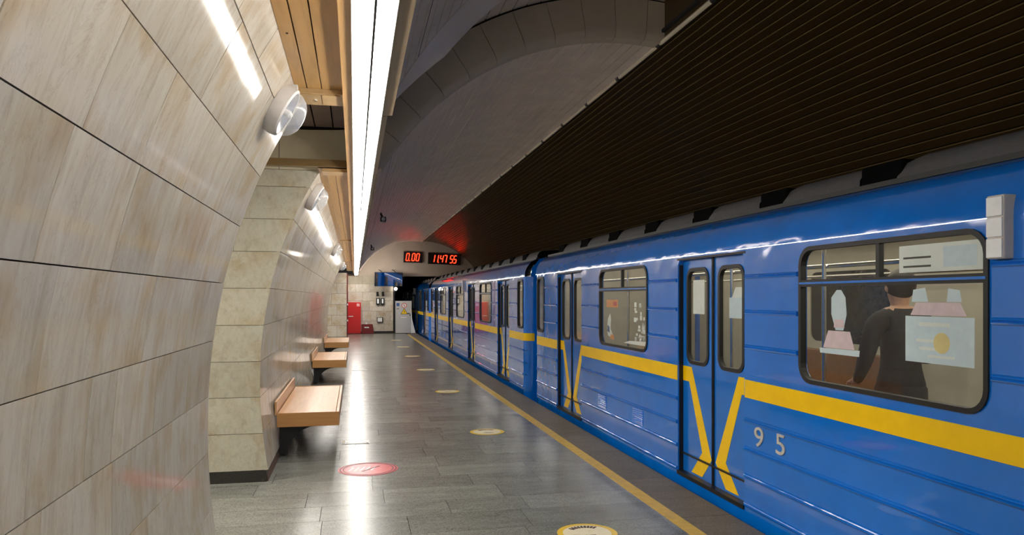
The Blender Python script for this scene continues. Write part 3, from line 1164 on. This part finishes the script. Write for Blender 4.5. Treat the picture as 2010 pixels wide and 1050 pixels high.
# grey gate with signs
gt = tag(empty('metal_gate'), 'light grey metal gate with warning signs at the platform end', 'gate')
gy = END - 0.35
MB().box((1.77, gy, 0.02), (2.44, gy + 0.04, 1.45), 'grey_door', 0.004).build('gate_panel', gt)
MB().prism([(2.45, 0.02), (2.66, 0.02), (2.56, 0.42), (2.50, 0.70), (2.48, 1.0), (2.48, 1.45), (2.45, 1.45)], gy, gy + 0.04, 'white').build('side_wing', gt)
MB().box((1.74, gy - 0.01, 0), (1.768, gy + 0.05, 1.47), 'steel').build('post', gt)
MB().box((2.40, gy - 0.03, 0.78), (2.43, gy - 0.001, 0.86), 'steel').build('lock', gt)
MB().box((2.30, gy - 0.025, 0.88), (2.40, gy - 0.001, 0.91), 'steel').build('handle', gt)
s1 = MB().lathe([(0, 0), (0.115, 0), (0.115, 0.006), (0, 0.006)], (2.16, gy - 0.001, 1.25), (0, -1, 0), 'sign_red', 28).build('prohibition_sign', gt)
MB().lathe([(0, 0.0061), (0.088, 0.0061), (0.088, 0.008), (0, 0.008)], (2.16, gy - 0.001, 1.25), (0, -1, 0), 'white', 28).build('sign_field', s1)
fg = MB().box((2.147, gy - 0.0105, 1.20), (2.172, gy - 0.0093, 1.285), 'black')
fg.lathe([(0, 0.0084), (0.014, 0.0084), (0.014, 0.0095), (0, 0.0095)], (2.16, gy - 0.001, 1.302), (0, -1, 0), 'black', 10)
fg.prism([(2.11, 1.31), (2.12, 1.318), (2.215, 1.198), (2.205, 1.19)], gy - 0.0115, gy - 0.0106, 'sign_red')
fg.build('walking_figure', s1)
s2 = MB().prism([(2.0, 0.86), (2.32, 0.86), (2.16, 1.135)], gy - 0.006, gy - 0.001, 'black').build('warning_sign', gt)
MB().prism([(2.03, 0.877), (2.29, 0.877), (2.16, 1.10)], gy - 0.008, gy - 0.0062, 'sign_yellow').build('sign_field', s2)
MB().prism([(2.17, 1.05), (2.135, 0.96), (2.16, 0.965), (2.145, 0.89), (2.19, 0.985), (2.163, 0.98)], gy - 0.0095, gy - 0.0082, 'black').build('lightning_bolt', s2)
MB().box((2.02, gy - 0.004, 0.70), (2.26, gy - 0.001, 0.73), 'white').build('label_strip', gt)
MB().box((1.82, gy - 0.004, 1.22), (1.95, gy - 0.001, 1.36), 'sign_blue').build('notice', gt)
MB().box((1.82, gy - 0.004, 1.09), (1.93, gy - 0.001, 1.115), 'black').build('notice', gt)
# mirror and globe lamp
mr = empty('platform_mirror', (1.46, 32.7, 2.40))
mr.rotation_euler = (R(5.0), 0, R(9))
tag(mr, 'rectangular driver mirror reflecting the blue train, beside the tunnel mouth', 'mirror')
MB().box((-0.62, 0.0, -0.31), (0.62, 0.03, 0.31), 'steel', 0.005).build('frame', mr)
MB().box((-0.60, -0.006, -0.295), (0.60, -0.0005, 0.295), 'mirror').build('mirror_glass', mr)
MB().tube([(-0.3, 0.02, 0.31), (-0.3, 0.5, 0.36), (-0.3, 0.78, 0.36)], 0.015, 'steel', 8).tube([(0.3, 0.02, 0.31), (0.3, 0.5, 0.36), (0.3, 0.85, 0.36)], 0.015, 'steel', 8).build('bracket', mr)
root = tag(empty('globe_lamp'), 'tiny white globe lamp at the corner of the tunnel mouth', 'lamp')
MB().lathe([(0, -0.07), (0.04, -0.058), (0.066, -0.02), (0.066, 0.02), (0.04, 0.058), (0, 0.07)], (1.80, END - 0.12, 1.99), (0, 0, 1), 'bulb', 16).build('globe', root, smooth='all')
MB().tube([(1.80, END - 0.12, 2.05), (1.80, END - 0.12, 2.12), (1.73, END - 0.02, 2.12)], 0.015, 'steel', 8).build('arm', root)
# red door frame by the stub wall
fr = struct(MB().box((-0.32, 31.25, 0), (-0.27, 31.45, 2.60), 'dark_red').build('trim_4'), 'dark red steel edge on the flat wall end')
for zz in (0.62, 1.28):
    MB().box((-0.30, 31.22, zz), (-0.26, 31.249, zz + 0.07), 'white').build('hinge', fr)
# cameras on the vault
for k, yy in enumerate((13.2, 21.2)):
    root = tag(empty('surveillance_camera'), 'small dark camera hanging from the vault, %s' % ('nearer one' if k == 0 else 'farther one by the end wall'), 'camera', 'cameras under the vault')
    x0, z0 = vault(142, VR, True)
    MB().tube([(x0, yy, z0 + 0.02), (x0 + 0.05, yy, z0 - 0.08)], 0.018, 'steel', 8).build('bracket', root)
    MB().box((x0 + 0.0, yy - 0.12, z0 - 0.15), (x0 + 0.10, yy + 0.10, z0 - 0.065), 'steel', 0.012).build('case', root)
    MB().lathe([(0, 0), (0.03, 0), (0.034, 0.03), (0, 0.03)], (x0 + 0.05, yy - 0.119, z0 - 0.108), (0, -1, 0), 'chrome', 12).build('lens', root)

# ------------------------------------------------------------------ metro cars
TX0, TC = 2.80, 4.20                      # side plane, centre line
L = 15.70
DOORS = [1.89, 5.86, 9.83, 13.81]
DW = 0.57
WINS = [3.875, 7.845, 11.815]
WW = 0.715
RIBS_U = [1.753, 1.496, 1.242]
RIBS_L = [0.71, 0.501, 0.30, 0.092]


def make_car(label):
    car = tag(empty('metro_car', (0, 0, 0)), label, 'train', 'blue cars of the metro train')
    e = 0.16
    # side wall with openings
    win_holes = []
    for c in WINS:
        win_holes.append(rrect(c - WW, c + WW, 1.07, 1.91, 0.11))
    for a in (0.10, L - 0.58):
        win_holes.append(rrect(max(a, e + 0.0) if a < 1 else a, (a + 0.48) if a < 1 else min(a + 0.48, L - e), 1.085, 1.90, 0.09))
    door_holes = [[(c - DW, 0.075), (c + DW, 0.075)] + [(c + DW, 1.88), (c + DW - 0.03, 1.93), (c - DW + 0.03, 1.93), (c - DW, 1.88)] for c in DOORS]
    sw = MB().plate([(e - 0.02, -0.30), (L - e + 0.02, -0.30), (L - e + 0.02, 1.955), (e - 0.02, 1.955)], win_holes + door_holes, TX0, TX0 + 0.045, 'blue')
    sw.build('side_wall', car)
    # rounded ends
    for (ye, sg) in ((0.0, 1), (L, -1)):
        path = [(TX0 + e - e * math.cos(R(a)), ye + sg * (e - e * math.sin(R(a)))) for a in range(0, 91, 15)]
        path = path + [(2 * TC - p[0], p[1]) for p in path[::-1]]
        n = len(path)
        vs = [(p[0], p[1], -0.30) for p in path] + [(p[0], p[1], 1.955) for p in path]
        mb = MB().add(vs, [(k, k + 1, n + k + 1, n + k) for k in range(n - 1)], 'blue')
        mb.prism([(TX0 + 0.1, 1.95), (TX0 + 0.12, 2.1), (3.05, 2.25), (4.2, 2.46), (5.35, 2.25), (5.5, 2.1), (5.5, 1.95)], ye + sg * 0.0, ye + sg * 0.03, 'blue')
        for h in (0.30, 0.71, 0.501):
            mb.add([(p[0] - 0.006, p[1], h - 0.012) for p in path[:5]] + [(p[0] - 0.006, p[1], h + 0.012) for p in path[:5]], [(k, k + 1, 6 + k - 1, 5 + k) for k in range(4)], 'blue')
        mb.build('end_wall', car, smooth=True)
        ry = [(TX0 + e - (e + 0.003) * math.cos(R(a)), ye + sg * (e - (e + 0.003) * math.sin(R(a)))) for a in range(0, 91, 15)]
        n = len(ry)
        MB().add([(p[0], p[1], 0.87) for p in ry] + [(p[0], p[1], 1.0) for p in ry], [(k, k + 1, n + k + 1, n + k) for k in range(n - 1)], 'yellow').build('yellow_stripe', car, smooth=True)
    # far side wall (cream inside)
    far_holes = [rrect(c - WW, c + WW, 1.07, 1.91, 0.11) for c in WINS]
    MB().plate([(e, -0.30), (L - e, -0.30), (L - e, 1.955), (e, 1.955)], far_holes, 5.55, 5.60, 'cream').build('far_wall', car)
    for c in WINS:
        MB().box((5.565, c - WW, 1.07), (5.575, c + WW, 1.91), 'dark_glass').build('far_pane', car)
    # cornice and roof
    cv = []
    for k in range(17):
        a = R(90 * k / 16)
        cv.append((3.08 - 0.28 * math.cos(a), 1.955 + 0.30 * math.sin(a)))
    MB().sweep(cv, 0.05, L - 0.05, 'blue').build('cornice', car, smooth='all')
    MB().sweep([(2 * TC - p[0], p[1]) for p in cv], 0.05, L - 0.05, 'blue').build('cornice', car, smooth='all')
    rf = [(3.06, 2.252)] + [(3.08 + 1.12 * k / 8, 2.255 + 0.22 * math.sin(R(90 * k / 8))) for k in range(9)]
    rf = rf + [(2 * TC - p[0], p[1]) for p in rf[::-1]][1:]
    MB().sweep(rf, 0.02, L - 0.02, 'roof').build('roof', car, smooth='all')
    MB().box((3.0, 0.05, 2.245), (3.06, L - 0.05, 2.275), 'black').build('gutter', car)
    # ventilators
    y = 0.22
    while y + 0.84 < L:
        h = MB()
        pr = [(3.06, 2.25), (3.065, 2.33), (3.10, 2.385), (3.16, 2.41), (3.42, 2.43), (3.46, 2.40), (3.46, 2.30)]
        n = len(pr)
        rings = []
        for (yy, s_) in ((y, 0.94), (y + 0.02, 0.98), (y + 0.06, 1.0), (y + 0.72, 1.0), (y + 0.80, 0.9), (y + 0.84, 0.6)):
            rings.append([(3.06 + (p[0] - 3.06) if True else 0, yy, 2.25 + (p[1] - 2.25) * s_) for p in pr])
        vs = [q for r_ in rings for q in r_]
        fs = [(i * n + k, i * n + k + 1, (i + 1) * n + k + 1, (i + 1) * n + k) for i in range(5) for k in range(n - 1)]
        fs += [tuple(5 * n + k for k in range(n))]
        h.add(vs, fs, 'roof').add(rings[0], [tuple(range(n))], 'hole').build('roof_ventilator', car, smooth=True)
        if y + 1.16 < L:
            MB().box((3.066, y + 0.80, 2.24), (3.42, y + 1.158, 2.40), 'hole', 0.02).build('vent_opening', car)
        y += 1.16
    # ribs and stripe between openings
    def spans(blocks, a=e, b=L - e):
        out, p = [], a
        for (u, v) in sorted(blocks):
            if u > p:
                out.append((p, u))
            p = max(p, v)
        if p < b:
            out.append((p, b))
        return out
    dblk = [(c - DW - 0.01, c + DW + 0.01) for c in DOORS]
    wblk = [(c - WW - 0.02, c + WW + 0.02) for c in WINS] + [(0, 0.60), (L - 0.60, L)]
    def rib(h, a, b):
        pr = [(TX0, h - 0.017), (TX0 - 0.012, h - 0.015), (TX0 - 0.015, h - 0.008), (TX0 - 0.006, h - 0.001), (TX0 - 0.016, h + 0.004), (TX0 - 0.012, h + 0.010), (TX0, h + 0.017)]
        MB().sweep([(p[0] + (0.001 if abs(p[0] - TX0) < 1e-6 else 0), p[1]) for p in pr], a, b, 'blue', closed=True).build('rib', car)
    for h in RIBS_U:
        for a, b in spans(dblk + wblk):
            if b - a > 0.1:
                rib(h, a + 0.01, b - 0.01)
    for h in RIBS_L:
        for a, b in spans(dblk):
            rib(h, a, b)
    for a, b in spans(dblk):
        MB().box((TX0 - 0.003, a, 0.87), (TX0 + 0.001, b, 1.0), 'yellow').build('yellow_stripe', car)
    # windows
    for c in WINS:
        o = rrect(c - WW - 0.012, c + WW + 0.012, 1.058, 1.922, 0.12)
        i = rrect(c - WW + 0.014, c + WW - 0.014, 1.084, 1.896, 0.096)
        fr_ = ring(MB(), o, i, TX0 - 0.010, TX0 + 0.03, 'black').build('window_frame', car)
        MB().box((TX0 - 0.008, c - WW, 1.668), (TX0 + 0.028, c + WW, 1.712), 'black').build('window_bar', fr_)
        MB().box((TX0 - 0.012, c - WW, 1.684), (TX0 - 0.006, c + WW, 1.697), 'blue_flat').build('bar_strip', fr_)
        MB().box((TX0 - 0.004, c - 0.014, 1.70), (TX0 + 0.026, c + 0.014, 1.90), 'black').build('sash_bar', fr_)
        MB().plate(rrect(c - WW + 0.004, c + WW - 0.004, 1.075, 1.905, 0.10), [], TX0 + 0.012, TX0 + 0.017, 'glass').build('window_pane', fr_)
    for a in (e, L - 0.58):
        b = (a + 0.42) if a < 1 else L - e
        o = rrect(a - 0.012, b + 0.012, 1.07, 1.915, 0.10)
        i = rrect(a + 0.02, b - 0.02, 1.105, 1.88, 0.07)
        fr_ = ring(MB(), o, i, TX0 - 0.010, TX0 + 0.03, 'black').build('window_frame', car)
        MB().plate(rrect(a + 0.004, b - 0.004, 1.09, 1.895, 0.09), [], TX0 + 0.012, TX0 + 0.017, 'glass').build('window_pane', fr_)
    # doors
    xd = TX0 + 0.05
    for c in DOORS:
        for s in (1, -1):                               # s=1: far leaf
            y0, y1 = (c + 0.004, c + DW + 0.03) if s == 1 else (c - DW - 0.03, c - 0.004)
            cy = c + s * 0.285
            hole = rrect(cy - 0.19, cy + 0.19, 1.04, 1.84, 0.09)
            lf = MB().plate([(y0, 0.06), (y1, 0.06), (y1, 1.94), (y0, 1.94)], [hole], xd, xd + 0.03, 'blue_flat').build('door_leaf', car)
            ring(MB(), rrect(cy - 0.205, cy + 0.205, 1.025, 1.855, 0.10), rrect(cy - 0.175, cy + 0.175, 1.055, 1.825, 0.075), xd - 0.008, xd + 0.025, 'black').build('window_seal', lf)
            MB().plate(rrect(cy - 0.186, cy + 0.186, 1.044, 1.836, 0.085), [], xd + 0.010, xd + 0.015, 'glass').build('window_pane', lf)
            # bent yellow stripe
            P = lambda q, h: (c + s * q, h)
            MB().prism([P(0.575, 0.87), P(0.575, 1.0), P(0.40, 1.0), P(0.035, 0.27), P(0.20, 0.045 + 0.05), P(0.40, 0.095), P(0.20, 0.30), P(0.445, 0.87)], xd - 0.002, xd + 0.001, 'yellow', 'yz').build('yellow_chevron', lf)
            MB().box((xd - 0.012, (c - 0.012) if s == 1 else c - 0.014, 0.065), (xd + 0.02, (c + 0.014) if s == 1 else c + 0.012, 1.935), 'black').build('rubber_edge', lf)
        MB().box((TX0 - 0.012, c - DW, 0.045), (TX0 + 0.06, c + DW, 0.078), 'steel').build('threshold', car)
        MB().box((TX0 + 0.030, c - DW, 0.228), (TX0 + 0.045, c + DW, 0.240), 'steel').build('guide_bar', car)
        MB().box((TX0 + 0.012, c + DW - 0.004, 0.08), (TX0 + 0.085, c + DW + 0.012, 1.92), 'steel').build('door_jamb', car)  # dark on the far side only: colour stands in for recess shade
        MB().box((TX0 - 0.004, c - DW - 0.012, 1.925), (TX0 + 0.03, c + DW + 0.012, 1.942), 'black').build('door_drip', car)
    # louvres
    for c in (12.43, 11.34):
        mb = MB().box((TX0 - 0.002, c - 0.14, 0.315), (TX0 + 0.002, c + 0.14, 0.495), 'blue')
        for q in range(8):
            h = 0.325 + q * 0.021
            mb.prism([(TX0 - 0.001, h), (TX0 - 0.012, h + 0.016), (TX0 - 0.001, h + 0.018)], c - 0.13, c + 0.13, 'blue_flat')
        mb.build('louvre', car)
    # side lamp
    sl_ = MB().box((TX0 - 0.05, 6.995, 1.77), (TX0 + 0.02, 7.085, 2.05), 'housing', 0.006).build('side_lamp', car)
    for q in range(3):
        MB().box((TX0 - 0.057, 7.0, 1.776 + q * 0.091), (TX0 - 0.051, 7.08, 1.776 + q * 0.091 + 0.082), 'paper').build('lamp_lens', sl_)
    # interior
    MB().box((TX0 + 0.05, 0.05, 0.0), (5.55, L - 0.05, 0.06), 'train_floor').build('interior_floor', car)
    ic = [(2.86, 1.96)] + [(3.1 - 0.2 * math.cos(R(a)), 1.98 + 0.2 * math.sin(R(a))) for a in (0, 30, 60, 90)]
    ic = ic + [(2 * TC - p[0], p[1]) for p in ic[::-1]]
    MB().sweep(ic, 0.06, L - 0.06, 'cream').build('interior_ceiling', car, smooth=True)
    for ye in (0.06, L - 0.08):
        MB().box((2.95, ye, 0.06), (5.5, ye + 0.02, 2.15), 'cream').build('interior_bulkhead', car)
    for x in (3.55, 4.75):
        MB().box((x, 0.4, 2.13), (x + 0.16, L - 0.4, 2.165), 'train_lamp').build('interior_lamp', car)
    for c in WINS:
        for x0, x1, xb in ((2.90, 3.32, 2.87), (5.08, 5.5, 5.49)):
            st_ = MB().box((x0, c - 1.1, 0.36), (x1, c + 1.1, 0.50), 'seat', 0.03).build('bench_seat', car)
            MB().box((xb, c - 1.1, 0.50), (xb + 0.05, c + 1.1, 0.98), 'seat', 0.02).build('seat_back', st_)
            MB().box((x0 + 0.04, c - 1.05, 0.06), (x1 - 0.08, c + 1.05, 0.36), 'steel').build('seat_base', st_)
    for x in (3.4, 5.0):
        MB().tube([(x, 0.3, 1.83), (x, L - 0.3, 1.83)], 0.016, 'chrome', 8).build('handrail', car)
    for c in DOORS:
        for s in (-1, 1):
            MB().tube([(3.38, c + s * 0.68, 0.06), (3.38, c + s * 0.68, 2.17)], 0.016, 'chrome', 8).build('grab_pole', car)
    MB().box((TX0 + 0.15, 0.3, -1.10), (5.4, L - 0.3, 0.0), 'steel').build('underframe', car)
    return car


cars = [make_car('nearest blue metro car with yellow stripe, the one with number digits under its stripe')]
c2 = copy_tree(cars[0])
c2['label'] = 'middle blue metro car, just beyond the first gap in the train'
c3 = copy_tree(cars[0])
c3['label'] = 'farthest blue metro car, running into the dark tunnel'
cars[0].location = (0, -4.31, 0)
c2.location = (0, 12.07, 0)
c3.location = (0, 28.45, 0)
car = cars[0]
# what only the nearest car carries
Y0 = 4.31


def glyph(txt, y, z, size, name):
    o = bpy.data.objects.new(name, text_mesh(txt, size, 0.004, 'nickel'))
    C.objects.link(o)
    o.parent = car
    o.location = (TX0 - 0.006, y + Y0, z)
    o.rotation_euler = (R(90), 0, R(-90))
    o.scale = (1.35, 1, 1)


glyph('9', 4.74, 0.605, 0.20, 'number_digit')
glyph('5', 4.47, 0.605, 0.20, 'number_digit')


def sticker(y0, y1, z0, z1, m, name='window_sticker', x=TX0 + 0.022, extra=()):
    mb = MB().box((x, y0 + Y0, z0), (x + 0.002, y1 + Y0, z1), m)
    for (a, b, c, d, mm) in extra:
        mb.box((x - 0.0006, a + Y0, c), (x, b + Y0, d), mm)
    return mb.build(name, car)


def sticker_poly(poly, m, name='window_sticker', x=TX0 + 0.022):
    return MB().prism([(p[0] + Y0, p[1]) for p in poly], x, x + 0.002, m, 'yz').build(name, car)


st1 = sticker(2.915, 3.355, 1.27, 1.505, 'pale_blue', 'window_poster', TX0 + 0.022,
              [(3.06, 3.26, 1.455, 1.475, 'paper'), (3.11, 3.28, 1.375, 1.39, 'paper'), (3.09, 3.26, 1.335, 1.35, 'paper'), (3.03, 3.2, 1.30, 1.312, 'paper')])
MB().lathe([(0, 0.0009), (0.052, 0.0009), (0.052, 0.0016), (0, 0.0016)], (TX0 + 0.022, 3.11 + Y0, 1.375), (-1, 0, 0), 'pale_gold', 20).build('poster_disc', st1)
sticker_poly([(2.96, 1.51), (3.32, 1.51), (3.28, 1.575), (3.0, 1.575)], 'pink')
sticker_poly([(3.20, 1.578), (3.31, 1.578), (3.30, 1.64), (3.22, 1.65)], 'pale_blue')
sticker_poly([(2.99, 1.578), (3.08, 1.578), (3.07, 1.645), (3.0, 1.635)], 'pale_blue')
sticker_poly([(3.72, 1.26), (4.08, 1.26), (4.085, 1.29), (3.715, 1.295)], 'pale_blue')
sticker_poly([(3.76, 1.297), (4.05, 1.295), (4.0, 1.40), (3.80, 1.40)], 'pink')
sticker_poly([(3.86, 1.405), (3.93, 1.405), (3.97, 1.50), (3.97, 1.60), (3.92, 1.645), (3.88, 1.645), (3.84, 1.60), (3.83, 1.50)], 'pale_blue')
sticker_poly([(3.85, 1.42), (3.945, 1.42), (3.94, 1.47), (3.855, 1.47)], 'pink', x=TX0 + 0.0205)
sticker(2.86, 3.40, 1.73, 1.87, 'paper', 'window_poster', TX0 + 0.022, [(3.18, 3.37, 1.755, 1.765, 'steel'), (3.18, 3.37, 1.80, 1.81, 'steel'), (2.90, 3.10, 1.75, 1.85, 'pale_blue')])
# window two
sticker(7.68, 8.05, 1.49, 1.575, 'orange', 'window_sticker', TX0 + 0.022, [(7.71, 7.83, 1.51, 1.555, 'sign_red')])
sticker_poly([(7.86, 1.15), (8.0, 1.17), (8.03, 1.25), (8.0, 1.36), (7.93, 1.42), (7.90, 1.36), (7.92, 1.25), (7.84, 1.18)], 'paper')
sticker_poly([(7.94, 1.20), (8.02, 1.22), (8.01, 1.29), (7.95, 1.27)], 'sign_blue', x=TX0 + 0.0205)
sticker_poly([(7.80, 1.13), (7.93, 1.14), (7.90, 1.19), (7.80, 1.18)], 'orange', x=TX0 + 0.0205)
bt = MB()
rnd = random.Random(4)
for q in range(26):
    yy = 6.90 + rnd.random() * 0.26
    zz = 1.12 + rnd.random() * 0.40
    wdt = 0.02 + rnd.random() * 0.05
    bt.box((TX0 + 0.022, yy + Y0, zz), (TX0 + 0.024, yy + wdt + Y0, zz + 0.015 + rnd.random() * 0.035), 'paper')
bt.build('window_sticker', car)
sticker_poly([(6.88, 1.115), (7.5, 1.115), (7.34, 1.145), (6.88, 1.16)], 'paper')
# door papers on the leaves
xdp = TX0 + 0.068
sticker(5.72, 5.93, 1.46, 1.75, 'paper', 'door_notice', xdp)
sticker(4.98, 5.30, 1.44, 1.60, 'pale_blue', 'door_notice', xdp)
sticker_poly([(5.06, 1.60), (5.26, 1.60), (5.2, 1.68), (5.1, 1.68)], 'paper', 'door_notice', xdp)

# passenger seen through the big window
def person(loc, face):
    root = empty('person', loc)
    root.rotation_euler = (0, 0, face)
    tag(root, 'person in a dark coat standing inside the nearest car, holding the rail', 'person')
    J = {'pelvis': (0, 0, 0.92, 0.135), 'waist': (0, 0, 1.06, 0.125), 'chest': (0, 0.0, 1.26, 0.145), 'neck0': (0, 0, 1.42, 0.085), 'neck': (0, 0.01, 1.475, 0.055),
         'head0': (0, 0.02, 1.54, 0.075), 'head1': (0, 0.02, 1.61, 0.088), 'head2': (0, 0.01, 1.68, 0.06)}
    E = [('pelvis', 'waist'), ('waist', 'chest'), ('chest', 'neck0'), ('neck0', 'neck'), ('neck', 'head0'), ('head0', 'head1'), ('head1', 'head2')]
    for s, n in ((-1, 'l'), (1, 'r')):
        J.update({'hip' + n: (s * 0.09, 0, 0.86, 0.10), 'knee' + n: (s * 0.095, 0.02, 0.47, 0.066), 'ank' + n: (s * 0.1, -0.02, 0.09, 0.045), 'toe' + n: (s * 0.11, 0.14, 0.035, 0.035),
                  'sh' + n: (s * 0.175, 0, 1.37, 0.075)})
        E += [('pelvis', 'hip' + n), ('hip' + n, 'knee' + n), ('knee' + n, 'ank' + n), ('ank' + n, 'toe' + n), ('neck0', 'sh' + n)]
    J.update({'ell': (-0.24, 0.02, 1.09, 0.055), 'wrl': (-0.20, 0.20, 0.95, 0.036), 'hal': (-0.19, 0.26, 0.93, 0.03),
              'elr': (0.25, 0.06, 1.11, 0.055), 'wrr': (0.14, 0.25, 1.12, 0.036), 'har': (0.11, 0.31, 1.13, 0.03)})
    E += [('shl', 'ell'), ('ell', 'wrl'), ('wrl', 'hal'), ('shr', 'elr'), ('elr', 'wrr'), ('wrr', 'har')]
    for n, bx, by, bz, dx in (('l', -0.19, 0.26, 0.93, 1), ('r', 0.11, 0.31, 1.13, 1)):
        for q in range(4):
            ox = (q - 1.5) * 0.019
            J['f%s%da' % (n, q)] = (bx + ox, by + 0.05, bz - 0.005, 0.009)
            J['f%s%db' % (n, q)] = (bx + ox, by + 0.075 + (0.01 if q in (1, 2) else 0), bz - 0.03, 0.008)
            E += [('ha' + n, 'f%s%da' % (n, q)), ('f%s%da' % (n, q), 'f%s%db' % (n, q))]
        J['t' + n] = (bx + (0.045 if n == 'l' else -0.045), by + 0.025, bz - 0.01, 0.010)
        E += [('wr' + n, 't' + n)]
    keys = list(J)
    me = bpy.data.meshes.new('body')
    me.from_pydata([J[k][:3] for k in keys], [(keys.index(a), keys.index(b)) for a, b in E], [])
    tmp = bpy.data.objects.new('body', me)
    C.objects.link(tmp)
    sk = tmp.modifiers.new('skin', 'SKIN')
    for k, sv in zip(keys, me.skin_vertices[0].data):
        sv.radius = (J[k][3], J[k][3])
        sv.use_root = (k == 'pelvis')
    sub = tmp.modifiers.new('sub', 'SUBSURF')
    sub.levels = sub.render_levels = 2
    dg = bpy.context.evaluated_depsgraph_get()
    m2 = bpy.data.meshes.new_from_object(tmp.evaluated_get(dg))
    bpy.data.objects.remove(tmp)
    m2.materials.clear()
    for n in ('skin', 'cloth', 'trousers', 'hair'):
        m2.materials.append(M[n])
    for p in m2.polygons:
        c = p.center
        hand = c.y > 0.20 and c.z < 1.25 and c.z > 0.5
        if c.z > 1.46:
            p.material_index = 0
        elif hand:
            p.material_index = 0
        elif c.z > 0.62:
            p.material_index = 1
        else:
            p.material_index = 2
    m2.polygons.foreach_set('use_smooth', [True] * len(m2.polygons))
    b = bpy.data.objects.new('body', m2)
    C.objects.link(b)
    b.parent = root
    # hair cap, nose, eyes, ears
    MB().lathe([(0.0, 0.105), (0.05, 0.095), (0.083, 0.06), (0.097, 0.01), (0.096, -0.03), (0.088, -0.06)], (0, -0.004, 1.632), (0, -0.62, 1), 'hair', 20).build('hair', root, smooth=True)
    MB().lathe([(0.0, 0.028), (0.008, 0.02), (0.013, 0.0)], (0, 0.098, 1.585), (0, 1, -0.3), 'skin', 10).build('nose', root, smooth=True)
    for s in (-1, 1):
        MB().lathe([(0.0, 0.006), (0.008, 0.003), (0.01, 0)], (s * 0.032, 0.095, 1.615), (0, 1, 0), 'black', 10).build('eye', root)
        MB().lathe([(0.0, 0.014), (0.018, 0.010), (0.026, 0)], (s * 0.086, 0.01, 1.60), (s, 0, 0), 'skin', 12).build('ear', root)
    MB().box((-0.024, 0.088, 1.548), (0.024, 0.101, 1.556), 'sign_red', 0.003).build('mouth', root)
    cl_ = MB().lathe([(0.175, -0.32), (0.165, 0.0), (0.15, 0.02)], (0, 0, 0.92), (0, 0, 1), 'cloth', 20).build('coat_hem', root, smooth=True)
    return root


person((3.68, 4.42, 0.062), R(-12))
